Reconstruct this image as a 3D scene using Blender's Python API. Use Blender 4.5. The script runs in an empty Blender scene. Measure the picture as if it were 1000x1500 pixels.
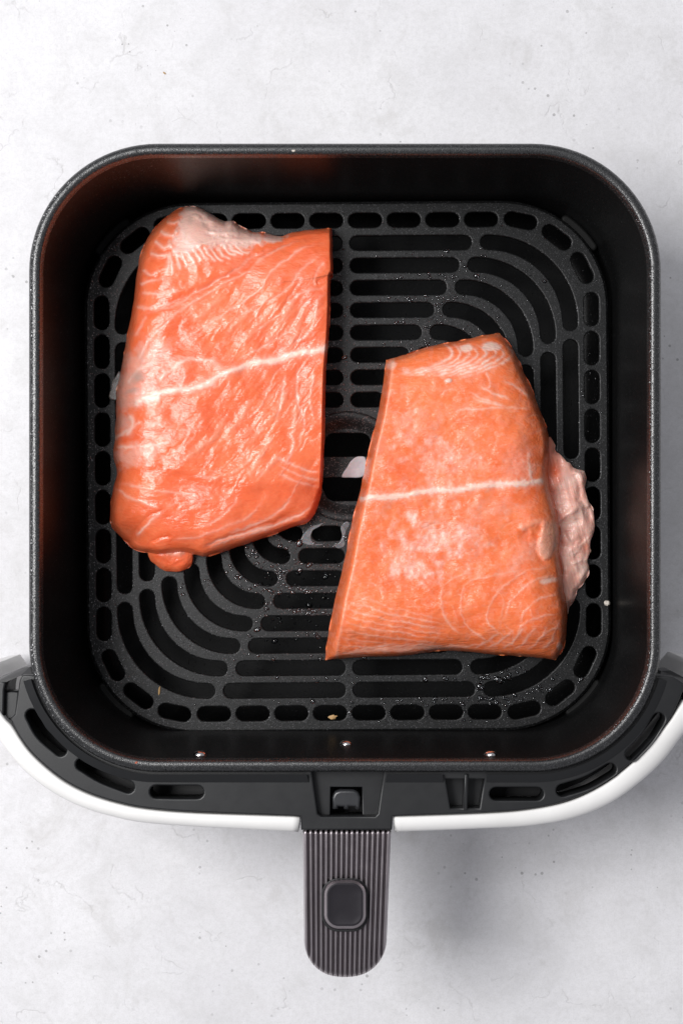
import bpy, bmesh, math, random
import numpy as np
from mathutils import Vector
from mathutils.geometry import delaunay_2d_cdt

# ------------------------------------------------------------------ camera / light
S = bpy.context.scene
random.seed(7); RNG = np.random.default_rng(7)
RIM = 0.115                      # height of the drawer's rim above the table (m)
MMPX = 0.00027                   # metres per photo pixel at rim height
H = 0.60                         # camera above the rim
CAMZ = RIM + H
F = H / MMPX                     # focal length in photo pixels
NX, NY = 530.0, 770.0            # photo pixel straight below the lens
cam_d = bpy.data.cameras.new('camera'); cam = bpy.data.objects.new('camera', cam_d)
S.collection.objects.link(cam); S.camera = cam
cam.location = (0, 0, CAMZ)
cam_d.sensor_fit = 'VERTICAL'; cam_d.sensor_height = 36.0; cam_d.sensor_width = 24.0
cam_d.lens = 36.0 * F / 1500.0
cam_d.shift_x = (500 - NX) / 1500.0; cam_d.shift_y = (NY - 750) / 1500.0
cam_d.clip_start = 0.01; cam_d.clip_end = 50

W = bpy.data.worlds.new('World'); S.world = W; W.use_nodes = True
W.node_tree.nodes['Background'].inputs[0].default_value = (0.92, 0.93, 1.0, 1)
W.node_tree.nodes['Background'].inputs[1].default_value = 0.31

def area(name, loc, target, sx, sy, power, col):
    d = bpy.data.lights.new(name, 'AREA'); d.shape = 'RECTANGLE'; d.size = sx; d.size_y = sy
    d.energy = power; d.color = col
    o = bpy.data.objects.new(name, d); S.collection.objects.link(o)
    o.location = loc
    o.rotation_euler = (Vector(target) - Vector(loc)).to_track_quat('-Z', 'Y').to_euler()
    return o
area('window_light', (-0.54, 0.14, 1.0), (0.0, 0.0, 0.05), 0.46, 0.46, 12.8, (1.0, 0.99, 0.985))
area('overhead_fill', (-0.25, 0.75, 1.50), (0.0, 0.10, 0.05), 1.1, 0.7, 4.5, (0.98, 0.99, 1.0))  # added weak fill lamp overhead, brightens the back of the scene

S.view_settings.view_transform = 'Standard'; S.view_settings.look = 'None'
S.view_settings.exposure = 0.0; S.view_settings.gamma = 1.0
S.render.engine = 'CYCLES'
S.cycles.max_bounces = 8
S.cycles.caustics_reflective = False; S.cycles.caustics_refractive = False

# ------------------------------------------------------------------ helpers
def P(px, py, z):
    d = (CAMZ - z) / F
    return ((px - NX) * d, -(py - NY) * d, z)

def link(o, parent=None):
    S.collection.objects.link(o)
    if parent is not None: o.parent = parent
    return o

def empty(name, loc=(0, 0, 0)):
    o = bpy.data.objects.new(name, None); link(o); o.location = loc; o.empty_display_size = 0.01
    return o

def tag(o, label=None, cat=None, group=None, kind=None):
    if label: o['label'] = label
    if cat: o['category'] = cat
    if group: o['group'] = group
    if kind: o['kind'] = kind
    return o

def mesh_obj(name, verts, faces, mat, parent=None, smooth=True, flat=None):
    """world coordinate verts; when parented, offset to the parent's location"""
    off = parent_world(parent)
    me = bpy.data.meshes.new(name)
    me.from_pydata([(v[0] - off[0], v[1] - off[1], v[2] - off[2]) for v in verts], [], faces)
    me.validate()
    if smooth:
        me.polygons.foreach_set('use_smooth', [True] * len(me.polygons))
    if flat:
        for i in flat:
            if i < len(me.polygons): me.polygons[i].use_smooth = False
    if mat: me.materials.append(mat)
    o = bpy.data.objects.new(name, me)
    return link(o, parent)

def parent_world(p):
    v = Vector((0, 0, 0))
    while p is not None:
        v += p.location; p = p.parent
    return v

def recentre(o):
    """put a top-level mesh's origin at the middle of its base"""
    me = o.data
    n = len(me.vertices); a = np.empty(n * 3); me.vertices.foreach_get('co', a); a = a.reshape(-1, 3)
    c = (a.min(0) + a.max(0)) / 2; c[2] = a[:, 2].min()
    me.vertices.foreach_set('co', (a - c).ravel()); me.update()
    o.location = c
    return o

def area2(pts):
    a = 0
    for i in range(len(pts)):
        x0, y0 = pts[i][:2]; x1, y1 = pts[(i + 1) % len(pts)][:2]
        a += x0 * y1 - x1 * y0
    return a / 2

def orient(pts, ccw):
    return list(pts) if (area2(pts) > 0) == ccw else list(pts)[::-1]

def offset_loop(pts, d):
    """shift each vertex to the left of its direction by d"""
    n = len(pts); out = []
    for i in range(n):
        ax, ay = pts[i - 1]; bx, by = pts[i]; cx, cy = pts[(i + 1) % n]
        e1 = Vector((bx - ax, by - ay)); e2 = Vector((cx - bx, cy - by))
        if e1.length < 1e-9 or e2.length < 1e-9: out.append((bx, by)); continue
        e1.normalize(); e2.normalize()
        n1 = Vector((-e1.y, e1.x)); n2 = Vector((-e2.y, e2.x)); m = n1 + n2
        if m.length < 1e-6: out.append((bx, by)); continue
        m.normalize(); k = d / max(0.45, m.dot(n1))
        out.append((bx + m.x * k, by + m.y * k))
    return out

def slab(name, outer, holes, ztop, thick, bev, mat, parent, steps=3, bottom=True):
    """flat piece with holes, rounded top edges. outer/holes are xy loops in metres."""
    loops = [orient(outer, True)] + [orient(h, False) for h in holes]
    verts, faces, flats = [], [], []
    base_idx = []; prof = []
    for s in range(steps + 1):
        t = s / steps * math.pi / 2
        prof.append((bev * (1 - math.sin(t)), ztop - bev * (1 - math.cos(t))))
    # inset first (t=0): d=bev, z=ztop ; last: d=0, z=ztop-bev
    rings_all = []
    for lp in loops:
        rings = []
        for d, z in prof:
            q = offset_loop(lp, d) if d > 0 else lp
            i0 = len(verts); verts += [(x, y, z) for x, y in q]; rings.append((i0, len(lp)))
        i0 = len(verts); verts += [(x, y, ztop - thick) for x, y in lp]; rings.append((i0, len(lp)))
        rings_all.append(rings)
        for r in range(len(rings) - 1):
            a, n = rings[r]; b, _ = rings[r + 1]
            for i in range(n):
                j = (i + 1) % n
                faces.append((a + i, b + i, b + j, a + j))
    def cap(ring_no, flip):
        pts, edges, idx = [], [], []
        for rings in rings_all:
            a, n = rings[ring_no]; k = len(pts)
            for i in range(n):
                pts.append(Vector(verts[a + i][:2])); idx.append(a + i); edges.append((k + i, k + (i + 1) % n))
        v2, e2, f2, ov, oe, of = delaunay_2d_cdt([q_ * 1000 for q_ in pts], edges, [], 1, 1e-5)
        v2 = [q_ / 1000 for q_ in v2]
        cen = np.array([sum((v2[i] for i in f), Vector((0, 0))) / len(f) for f in f2]).reshape(-1, 2)
        ring = lambda rr: [verts[rr[ring_no][0] + i][:2] for i in range(rr[ring_no][1])]
        keep = inside(cen[:, 0], cen[:, 1], ring(rings_all[0]))
        for rr in rings_all[1:]: keep &= ~inside(cen[:, 0], cen[:, 1], ring(rr))
        f2 = [f for f, k_ in zip(f2, keep) if k_]
        vm = []
        z = verts[idx[0]][2]
        for i, o in enumerate(ov):
            if o: vm.append(idx[o[0]])
            else: verts.append((v2[i].x, v2[i].y, z)); vm.append(len(verts) - 1)
        for f in f2:
            q = [vm[i] for i in f]
            ar = area2([verts[i] for i in q])
            if (ar > 0) == flip: q = q[::-1]
            flats.append(len(faces)); faces.append(tuple(q))
    cap(0, False)
    if bottom: cap(-1, True)
    return mesh_obj(name, verts, faces, mat, parent, True, flats)

def stadium(poly, w, ncap=7):
    """outline round a polyline (list of xy) at half width w"""
    n = len(poly); L, R = [], []
    for i in range(n):
        if i == 0: t = Vector(poly[1]) - Vector(poly[0])
        elif i == n - 1: t = Vector(poly[-1]) - Vector(poly[-2])
        else: t = Vector(poly[i + 1]) - Vector(poly[i - 1])
        t.normalize(); nx, ny = -t.y, t.x
        L.append((poly[i][0] + nx * w, poly[i][1] + ny * w)); R.append((poly[i][0] - nx * w, poly[i][1] - ny * w))
    def capp(c, t):
        a0 = math.atan2(t.x, -t.y)  # angle of left normal
        return [(c[0] + w * math.cos(a0 - math.pi * k / ncap), c[1] + w * math.sin(a0 - math.pi * k / ncap)) for k in range(1, ncap)]
    t1 = (Vector(poly[-1]) - Vector(poly[-2])).normalized()
    t0 = (Vector(poly[0]) - Vector(poly[1])).normalized()
    return L + capp(poly[-1], t1) + R[::-1] + capp(poly[0], t0)

def arc(cx, cy, r, a0, a1, n):
    return [(cx + r * math.cos(math.radians(a0 + (a1 - a0) * k / n)), cy + r * math.sin(math.radians(a0 + (a1 - a0) * k / n))) for k in range(n + 1)]

def rrect(cx, cy, hx, hy, r, n=14):
    out = []
    for sx, sy, a in ((1, 1, 0), (-1, 1, 90), (-1, -1, 180), (1, -1, 270)):
        out += arc(cx + sx * (hx - r), cy + sy * (hy - r), r, a, a + 90, n)
    return out

def catmull(pts, n=8, closed=False):
    pts = [np.array(p, float) for p in pts]
    m = len(pts); out = []
    rng = range(m) if closed else range(m - 1)
    for i in rng:
        p1, p2 = pts[i], pts[(i + 1) % m]
        p0 = pts[i - 1] if (closed or i > 0) else 2 * p1 - p2
        p3 = pts[(i + 2) % m] if (closed or i + 2 < m) else 2 * p2 - p1
        for k in range(n):
            t = k / n
            out.append(0.5 * ((2 * p1) + (-p0 + p2) * t + (2 * p0 - 5 * p1 + 4 * p2 - p3) * t * t + (-p0 + 3 * p1 - 3 * p2 + p3) * t ** 3))
    if not closed: out.append(pts[-1])
    return np.array(out)

def resample(pts, n):
    pts = np.asarray(pts, float); d = np.r_[0, np.cumsum(np.hypot(*np.diff(pts, axis=0).T))]
    t = np.linspace(0, d[-1], n)
    return np.c_[np.interp(t, d, pts[:, 0]), np.interp(t, d, pts[:, 1])]

_tab = RNG.random((256, 256))
def vnoise(x, y):
    xi = np.floor(x).astype(int); yi = np.floor(y).astype(int); fx = x - xi; fy = y - yi
    fx = fx * fx * (3 - 2 * fx); fy = fy * fy * (3 - 2 * fy)
    g = lambda a, b: _tab[a & 255, b & 255]
    return (g(xi, yi) * (1 - fx) + g(xi + 1, yi) * fx) * (1 - fy) + (g(xi, yi + 1) * (1 - fx) + g(xi + 1, yi + 1) * fx) * fy
def fbm(x, y, o=4):
    s = 0; a = 0.5; t = 0
    for k in range(o):
        s = s + a * vnoise(x + 17.3 * k, y + 9.1 * k); t += a; x = x * 2.03; y = y * 2.03; a *= 0.5
    return s / t
def sstep(a, b, x):
    t = np.clip((x - a) / (b - a), 0, 1); return t * t * (3 - 2 * t)

def seg_dist(X, Y, poly):
    """distance, running parameter 0..1 and side (+ = right hand in photo space) to a polyline"""
    poly = np.asarray(poly, float)
    best = np.full(X.shape, 1e9); par = np.zeros(X.shape); side = np.zeros(X.shape)
    L = np.r_[0, np.cumsum(np.hypot(*np.diff(poly, axis=0).T))]
    for i in range(len(poly) - 1):
        ax, ay = poly[i]; dx, dy = poly[i + 1] - poly[i]; l2 = dx * dx + dy * dy + 1e-12
        t = np.clip(((X - ax) * dx + (Y - ay) * dy) / l2, 0, 1)
        d = np.hypot(X - ax - t * dx, Y - ay - t * dy)
        m = d < best
        best = np.where(m, d, best); par = np.where(m, (L[i] + t * (L[i + 1] - L[i])) / L[-1], par)
        side = np.where(m, np.sign(dx * (Y - ay) - dy * (X - ax)), side)
    return best, par, side

def inside(X, Y, poly):
    r = np.zeros(X.shape, bool); n = len(poly)
    for i in range(n):
        x0, y0 = poly[i]; x1, y1 = poly[(i + 1) % n]
        c = ((y0 > Y) != (y1 > Y))
        r ^= c & (X < (x1 - x0) * (Y - y0) / (y1 - y0 + 1e-12) + x0)
    return r

# ------------------------------------------------------------------ materials
def new_mat(name):
    m = bpy.data.materials.new(name); m.use_nodes = True
    nt = m.node_tree; b = nt.nodes['Principled BSDF']
    return m, nt, b
def N(nt, t, **kw):
    n = nt.nodes.new(t)
    for k, v in kw.items():
        if k in n.inputs.keys() if isinstance(k, str) else False: n.inputs[k].default_value = v
        else: setattr(n, k, v)
    return n
def inp(n, **kw):
    for k, v in kw.items(): n.inputs[k.replace('_', ' ')].default_value = v
    return n
def ramp(nt, src, stops):
    r = nt.nodes.new('ShaderNodeValToRGB'); e = r.color_ramp.elements
    while len(e) < len(stops): e.new(0.5)
    for i, (p, c) in enumerate(stops):
        e[i].position = p; e[i].color = (c, c, c, 1) if not isinstance(c, tuple) else (*c, 1)
    nt.links.new(src, r.inputs[0]); return r.outputs[0]
def noise(nt, vec, scale, detail=4, rough=0.55, dist=0.0):
    n = nt.nodes.new('ShaderNodeTexNoise'); inp(n, Scale=scale, Detail=detail, Roughness=rough, Distortion=dist)
    nt.links.new(vec, n.inputs['Vector']); return n.outputs['Fac']
def math_n(nt, op, a, b=None):
    n = nt.nodes.new('ShaderNodeMath'); n.operation = op
    for i, v in enumerate((a, b)):
        if v is None: continue
        if isinstance(v, (int, float)): n.inputs[i].default_value = v
        else: nt.links.new(v, n.inputs[i])
    return n.outputs[0]
def mix(nt, fac, a, b, mode='MIX'):
    n = nt.nodes.new('ShaderNodeMix'); n.data_type = 'RGBA'; n.blend_type = mode
    for sock, v in ((n.inputs[0], fac), (n.inputs[6], a), (n.inputs[7], b)):
        if isinstance(v, (int, float)): sock.default_value = v
        elif isinstance(v, tuple): sock.default_value = (*v, 1)
        else: nt.links.new(v, sock)
    return n.outputs[2]
def bump(nt, h, strength, dist, prev=None):
    n = nt.nodes.new('ShaderNodeBump'); inp(n, Strength=strength, Distance=dist); nt.links.new(h, n.inputs['Height'])
    if prev is not None: nt.links.new(prev, n.inputs['Normal'])
    return n.outputs[0]
def pos(nt):
    return nt.nodes.new('ShaderNodeNewGeometry').outputs['Position']

def mat_coating(name, base=0.014, flake=0.10, rough=0.42, scale=1500, density=0.80, spec=0.4, grain=0.35):
    """black non-stick coating with a sprinkling of pale mica flakes"""
    m, nt, b = new_mat(name); p = pos(nt)
    vor = nt.nodes.new('ShaderNodeTexVoronoi'); inp(vor, Scale=scale); nt.links.new(p, vor.inputs['Vector'])
    sep = nt.nodes.new('ShaderNodeSeparateColor'); nt.links.new(vor.outputs['Color'], sep.inputs[0])
    fl = ramp(nt, sep.outputs[0], [(density, 0.0), (min(0.999, density + 0.14), 1.0)])
    big = noise(nt, p, 60, 3); col = mix(nt, fl, (base, base * 1.04, base * 1.07), (flake, flake, flake * 1.03))
    col = mix(nt, math_n(nt, 'MULTIPLY', big, 0.5), col, (base * 0.6, base * 0.6, base * 0.63))
    nt.links.new(col, b.inputs['Base Color'])
    r = math_n(nt, 'ADD', math_n(nt, 'MULTIPLY', sep.outputs[1], 0.12), rough - 0.06)
    nt.links.new(r, b.inputs['Roughness'])
    n1 = noise(nt, p, scale * 0.8, 2)
    nb = bump(nt, n1, grain, 0.00025)
    # each flake lies at its own small tilt and glints when it faces the light
    sub = nt.nodes.new('ShaderNodeVectorMath'); sub.operation = 'SUBTRACT'; sub.inputs[1].default_value = (.5, .5, .5)
    nt.links.new(vor.outputs['Color'], sub.inputs[0])
    sc = nt.nodes.new('ShaderNodeVectorMath'); sc.operation = 'SCALE'; nt.links.new(sub.outputs[0], sc.inputs[0])
    nt.links.new(math_n(nt, 'MULTIPLY', fl, 1.1), sc.inputs['Scale'])
    ad = nt.nodes.new('ShaderNodeVectorMath'); nt.links.new(nb, ad.inputs[0]); nt.links.new(sc.outputs[0], ad.inputs[1])
    nz = nt.nodes.new('ShaderNodeVectorMath'); nz.operation = 'NORMALIZE'; nt.links.new(ad.outputs[0], nz.inputs[0])
    nt.links.new(nz.outputs[0], b.inputs['Normal'])
    nt.links.new(math_n(nt, 'MULTIPLY', fl, 0.9), b.inputs['Metallic'])
    b.inputs['Specular IOR Level'].default_value = spec
    return m
M_PAN = mat_coating('nonstick_pan', 0.0065, 0.08, 0.34, 2400, 0.962, 0.10, 0.12)
M_PLATE = mat_coating('nonstick_plate', 0.010, 0.32, 0.42, 2900, 0.89, 0.30)
M_RIM = mat_coating('nonstick_rim', 0.012, 0.22, 0.28, 3400, 0.74, 0.85)  # same coat as the pan; paler flakes paint in the light it catches

def mat_plastic(name, c, rough, bumpy=0.06, spec=0.5):
    m, nt, b = new_mat(name); p = pos(nt)
    n = noise(nt, p, 45, 4)
    col = mix(nt, n, tuple(x * 0.86 for x in c), tuple(x * 1.12 for x in c)); nt.links.new(col, b.inputs['Base Color'])
    n2 = noise(nt, p, 160, 3)
    nt.links.new(math_n(nt, 'ADD', math_n(nt, 'MULTIPLY', n2, 0.18), rough - 0.09), b.inputs['Roughness'])
    nt.links.new(bump(nt, noise(nt, p, 2600, 2), bumpy, 0.0004), b.inputs['Normal'])
    b.inputs['Specular IOR Level'].default_value = spec
    return m
M_DARK = mat_plastic('charcoal_plastic', (0.011, 0.0115, 0.0125), 0.42, 0.06, 0.46)
M_BLACK = mat_plastic('black_plastic', (0.008, 0.008, 0.009), 0.5)
M_LATCH = mat_plastic('smoky_latch_plastic', (0.03, 0.031, 0.034), 0.33)
M_SIL = mat_plastic('black_silicone', (0.006, 0.006, 0.006), 0.62, 0.06, 0.25)
M_WHITE = mat_plastic('white_panel_plastic', (0.80, 0.79, 0.775), 0.38, 0.03)

def mat_metal(name, c, rough, metallic=1.0):
    m, nt, b = new_mat(name); p = pos(nt)
    n = noise(nt, p, 120, 4)
    col = mix(nt, n, tuple(x * 0.85 for x in c), tuple(x * 1.15 for x in c)); nt.links.new(col, b.inputs['Base Color'])
    b.inputs['Metallic'].default_value = metallic
    nt.links.new(math_n(nt, 'ADD', math_n(nt, 'MULTIPLY', noise(nt, p, 300, 3), 0.16), rough - 0.08), b.inputs['Roughness'])
    return m
M_GRIP = mat_metal('mauve_grey_metallic', (0.40, 0.36, 0.375), 0.33, 0.95)
M_BUTTON = mat_metal('dark_button', (0.022, 0.020, 0.024), 0.45, 0.2)
M_BUTTON.node_tree.nodes['Principled BSDF'].inputs['Specular IOR Level'].default_value = 0.2
M_RIVET = mat_metal('steel_rivet', (0.75, 0.73, 0.72), 0.16, 1.0)

def mat_table():
    m, nt, b = new_mat('plaster_surface'); p = pos(nt)
    big = noise(nt, p, 9, 5, 0.6); mid = noise(nt, p, 55, 6, 0.65, 0.6); fine = noise(nt, p, 420, 4, 0.6)
    col = mix(nt, ramp(nt, big, [(0.32, 0.0), (0.68, 1.0)]), (0.70, 0.692, 0.712), (0.80, 0.793, 0.81))
    col = mix(nt, math_n(nt, 'MULTIPLY', ramp(nt, mid, [(0.46, 0.0), (0.70, 1.0)]), 0.27), col, (0.50, 0.49, 0.48))
    col = mix(nt, math_n(nt, 'MULTIPLY', ramp(nt, fine, [(0.42, 0.0), (0.75, 1.0)]), 0.26), col, (0.50, 0.495, 0.49))
    col = mix(nt, math_n(nt, 'MULTIPLY', ramp(nt, noise(nt, p, 1300, 3, 0.6), [(0.45, 0.0), (0.72, 1.0)]), 0.22), col, (0.46, 0.455, 0.45))
    # smudgy warm-grey stains
    st = noise(nt, p, 22, 7, 0.7, 1.2)
    col = mix(nt, math_n(nt, 'MULTIPLY', ramp(nt, st, [(0.56, 0.0), (0.72, 1.0)]), 0.33), col, (0.42, 0.40, 0.375))
    # pores : small dark pits, in patches
    vor = nt.nodes.new('ShaderNodeTexVoronoi'); inp(vor, Scale=330, Randomness=1.0); nt.links.new(p, vor.inputs['Vector'])
    sep = nt.nodes.new('ShaderNodeSeparateColor'); nt.links.new(vor.outputs['Color'], sep.inputs[0])
    dot = math_n(nt, 'LESS_THAN', vor.outputs['Distance'], math_n(nt, 'MULTIPLY', sep.outputs[1], 0.26))
    pick = math_n(nt, 'GREATER_THAN', sep.outputs[0], 0.72)
    patch = ramp(nt, noise(nt, p, 16, 4, 0.6), [(0.50, 0.0), (0.60, 1.0)])
    pit = math_n(nt, 'MULTIPLY', math_n(nt, 'MULTIPLY', dot, pick), patch)
    col = mix(nt, math_n(nt, 'MULTIPLY', pit, 0.5), col, (0.16, 0.155, 0.15))
    # short hairline cracks: cell borders of a warped pattern, broken up
    nv = nt.nodes.new('ShaderNodeTexNoise'); inp(nv, Scale=40, Detail=5); nt.links.new(p, nv.inputs['Vector'])
    wv = nt.nodes.new('ShaderNodeVectorMath'); wv.operation = 'MULTIPLY_ADD'; wv.inputs[1].default_value = (0.05, 0.05, 0.05)
    nt.links.new(nv.outputs['Color'], wv.inputs[0]); nt.links.new(p, wv.inputs[2])
    ve = nt.nodes.new('ShaderNodeTexVoronoi'); ve.feature = 'DISTANCE_TO_EDGE'; inp(ve, Scale=26); nt.links.new(wv.outputs[0], ve.inputs['Vector'])
    line = ramp(nt, ve.outputs['Distance'], [(0.0, 1.0), (0.018, 0.0)])
    brk = ramp(nt, noise(nt, p, 38, 5, 0.65), [(0.53, 0.0), (0.64, 1.0)])
    crack = math_n(nt, 'MULTIPLY', line, brk)
    col = mix(nt, math_n(nt, 'MULTIPLY', crack, 0.28), col, (0.34, 0.33, 0.31))
    nt.links.new(col, b.inputs['Base Color'])
    b.inputs['Roughness'].default_value = 0.62; b.inputs['Specular IOR Level'].default_value = 0.3
    h = math_n(nt, 'SUBTRACT', math_n(nt, 'ADD', mid, math_n(nt, 'MULTIPLY', fine, 0.35)), math_n(nt, 'ADD', pit, crack))
    nt.links.new(bump(nt, h, 0.25, 0.0012), b.inputs['Normal'])
    return m
M_TABLE = mat_table()

def attr(nt, name):
    a = nt.nodes.new('ShaderNodeAttribute'); a.attribute_name = name; return a.outputs['Fac']

def mat_salmon(name, base, lightc, deepc, rough, rot, relief):
    m, nt, b = new_mat(name)
    tc = nt.nodes.new('ShaderNodeTexCoord'); p = tc.outputs['Object']
    n1 = noise(nt, p, 38, 5, 0.6); n2 = noise(nt, p, 170, 5, 0.65)
    col = mix(nt, ramp(nt, n1, [(0.30, 0.0), (0.72, 1.0)]), deepc, base)
    col = mix(nt, math_n(nt, 'MULTIPLY', ramp(nt, n2, [(0.42, 0.0), (0.78, 1.0)]), 0.38), col, lightc)
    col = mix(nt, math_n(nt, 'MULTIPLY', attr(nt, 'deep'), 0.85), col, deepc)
    col = mix(nt, attr(nt, 'pale'), col, (0.86, 0.43, 0.30))
    fatn = math_n(nt, 'MULTIPLY', attr(nt, 'fat'), math_n(nt, 'ADD', math_n(nt, 'MULTIPLY', n2, 0.5), 0.70))
    n = nt.nodes.new('ShaderNodeClamp'); nt.links.new(fatn, n.inputs[0])
    col = mix(nt, n.outputs[0], col, (0.89, 0.60, 0.50))
    mem = math_n(nt, 'MULTIPLY', attr(nt, 'memb'), math_n(nt, 'ADD', math_n(nt, 'MULTIPLY', n1, 0.5), 0.62))
    n = nt.nodes.new('ShaderNodeClamp'); nt.links.new(mem, n.inputs[0])
    col = mix(nt, n.outputs[0], col, (0.77, 0.53, 0.46))
    col = mix(nt, attr(nt, 'grey'), col, (0.37, 0.29, 0.25))
    fr = math_n(nt, 'MULTIPLY', attr(nt, 'frost_sheen'), ramp(nt, noise(nt, p, 260, 6, 0.7), [(0.30, 0.15), (0.66, 1.0)]))
    col = mix(nt, fr, col, (0.90, 0.66, 0.59))
    nt.links.new(col, b.inputs['Base Color'])
    b.inputs['Subsurface Weight'].default_value = 0.35
    b.inputs['Subsurface Radius'].default_value = (1.0, 0.30, 0.16)
    b.inputs['Subsurface Scale'].default_value = 0.0035
    rr = math_n(nt, 'ADD', math_n(nt, 'MULTIPLY', n2, 0.16), rough - 0.08)
    rr = math_n(nt, 'ADD', rr, math_n(nt, 'MULTIPLY', fr, 0.22))
    nt.links.new(rr, b.inputs['Roughness'])
    b.inputs['IOR'].default_value = 1.42
    b.inputs['Specular IOR Level'].default_value = 0.60
    # wet muscle-fibre relief: noise stretched along the grain
    mp = nt.nodes.new('ShaderNodeMapping'); mp.inputs['Rotation'].default_value = (0, 0, math.radians(rot))
    mp.inputs['Scale'].default_value = (0.38, 1.0, 1.0); nt.links.new(p, mp.inputs['Vector'])
    f1 = noise(nt, mp.outputs[0], 420, 5, 0.62, 0.5); f2 = noise(nt, mp.outputs[0], 1150, 3, 0.55)
    f3 = noise(nt, p, 110, 3, 0.5, 0.4)
    h = math_n(nt, 'ADD', math_n(nt, 'ADD', f1, math_n(nt, 'MULTIPLY', f2, 0.40)), math_n(nt, 'MULTIPLY', f3, 0.7))
    nt.links.new(bump(nt, h, 0.5, relief), b.inputs['Normal'])
    return m
M_SAL_L = mat_salmon('salmon_wet', (0.87, 0.190, 0.072), (0.90, 0.30, 0.155), (0.77, 0.116, 0.040), 0.20, 38, 0.0007)
M_SAL_R = mat_salmon('salmon_frosted', (0.90, 0.218, 0.074), (0.92, 0.34, 0.17), (0.82, 0.146, 0.043), 0.22, 10, 0.0010)

def mat_water():
    """thin bead of water: clear, with a surface reflection"""
    m, nt, b = new_mat('water'); nt.nodes.remove(b); out = nt.nodes['Material Output']
    fr = nt.nodes.new('ShaderNodeFresnel'); fr.inputs['IOR'].default_value = 1.52
    tr = nt.nodes.new('ShaderNodeBsdfTransparent'); tr.inputs[0].default_value = (.93, .94, .95, 1)
    gl = nt.nodes.new('ShaderNodeBsdfGlossy'); gl.inputs['Roughness'].default_value = 0.06
    p = pos(nt); nt.links.new(mix(nt, noise(nt, p, 200), (0.95, 0.97, 1.0), (1, 1, 1)), gl.inputs['Color'])
    mx = nt.nodes.new('ShaderNodeMixShader')
    nt.links.new(fr.outputs[0], mx.inputs[0])
    nt.links.new(tr.outputs[0], mx.inputs[1]); nt.links.new(gl.outputs[0], mx.inputs[2]); nt.links.new(mx.outputs[0], out.inputs['Surface'])
    return m
M_WATER = mat_water()
def mat_film(name, c1, c2, alpha, rough=0.22):
    m, nt, b = new_mat(name); p = pos(nt); n = noise(nt, p, 260, 5)
    nt.links.new(mix(nt, n, c1, c2), b.inputs['Base Color']); b.inputs['Roughness'].default_value = rough
    b.inputs['Subsurface Weight'].default_value = 0.2; b.inputs['Subsurface Scale'].default_value = 0.002
    nt.links.new(math_n(nt, 'ADD', math_n(nt, 'MULTIPLY', n, 0.25), alpha - 0.12), b.inputs['Alpha'])
    nt.links.new(bump(nt, n, 0.3, 0.001), b.inputs['Normal'])
    return m
M_FILM = mat_film('milky_film', (0.46, 0.42, 0.44), (0.62, 0.57, 0.59), 0.85)
M_MILK = mat_film('milky_water', (0.25, 0.26, 0.28), (0.55, 0.55, 0.58), 0.34, 0.08)
M_SKIN = mat_film('grey_membrane', (0.12, 0.10, 0.09), (0.24, 0.19, 0.17), 0.5, 0.25)
M_TAN = mat_plastic('tan_crumb', (0.45, 0.28, 0.12), 0.6)
M_PALE = mat_plastic('pale_crumb', (0.55, 0.50, 0.44), 0.6)
M_RED = mat_plastic('rust_crumb', (0.40, 0.10, 0.05), 0.6)

# ------------------------------------------------------------------ the surface
def xy(px, py, z):
    return P(px, py, z)[:2]
t = mesh_obj('tabletop', [(-1.0, -1.0, 0), (1.0, -1.0, 0), (1.0, 1.0, 0), (-1.0, 1.0, 0),
                          (-1.0, -1.0, -0.03), (1.0, -1.0, -0.03), (1.0, 1.0, -0.03), (-1.0, 1.0, -0.03)],
             [(0, 1, 2, 3), (7, 6, 5, 4), (0, 4, 5, 1), (1, 5, 6, 2), (2, 6, 7, 3), (3, 7, 4, 0)], M_TABLE, None, False)
tag(t, 'pale grey mottled plaster tabletop under the drawer', 'tabletop', kind='structure')

# ------------------------------------------------------------------ the drawer
RC = P(505, 670, RIM)
drawer = empty('air_fryer_drawer', (RC[0], RC[1], 0))
tag(drawer, 'square black nonstick air fryer drawer with white front panel and ridged grey handle', 'air fryer drawer')
HX, HY, RR = 465 * MMPX, 463 * MMPX, 190 * MMPX

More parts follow.
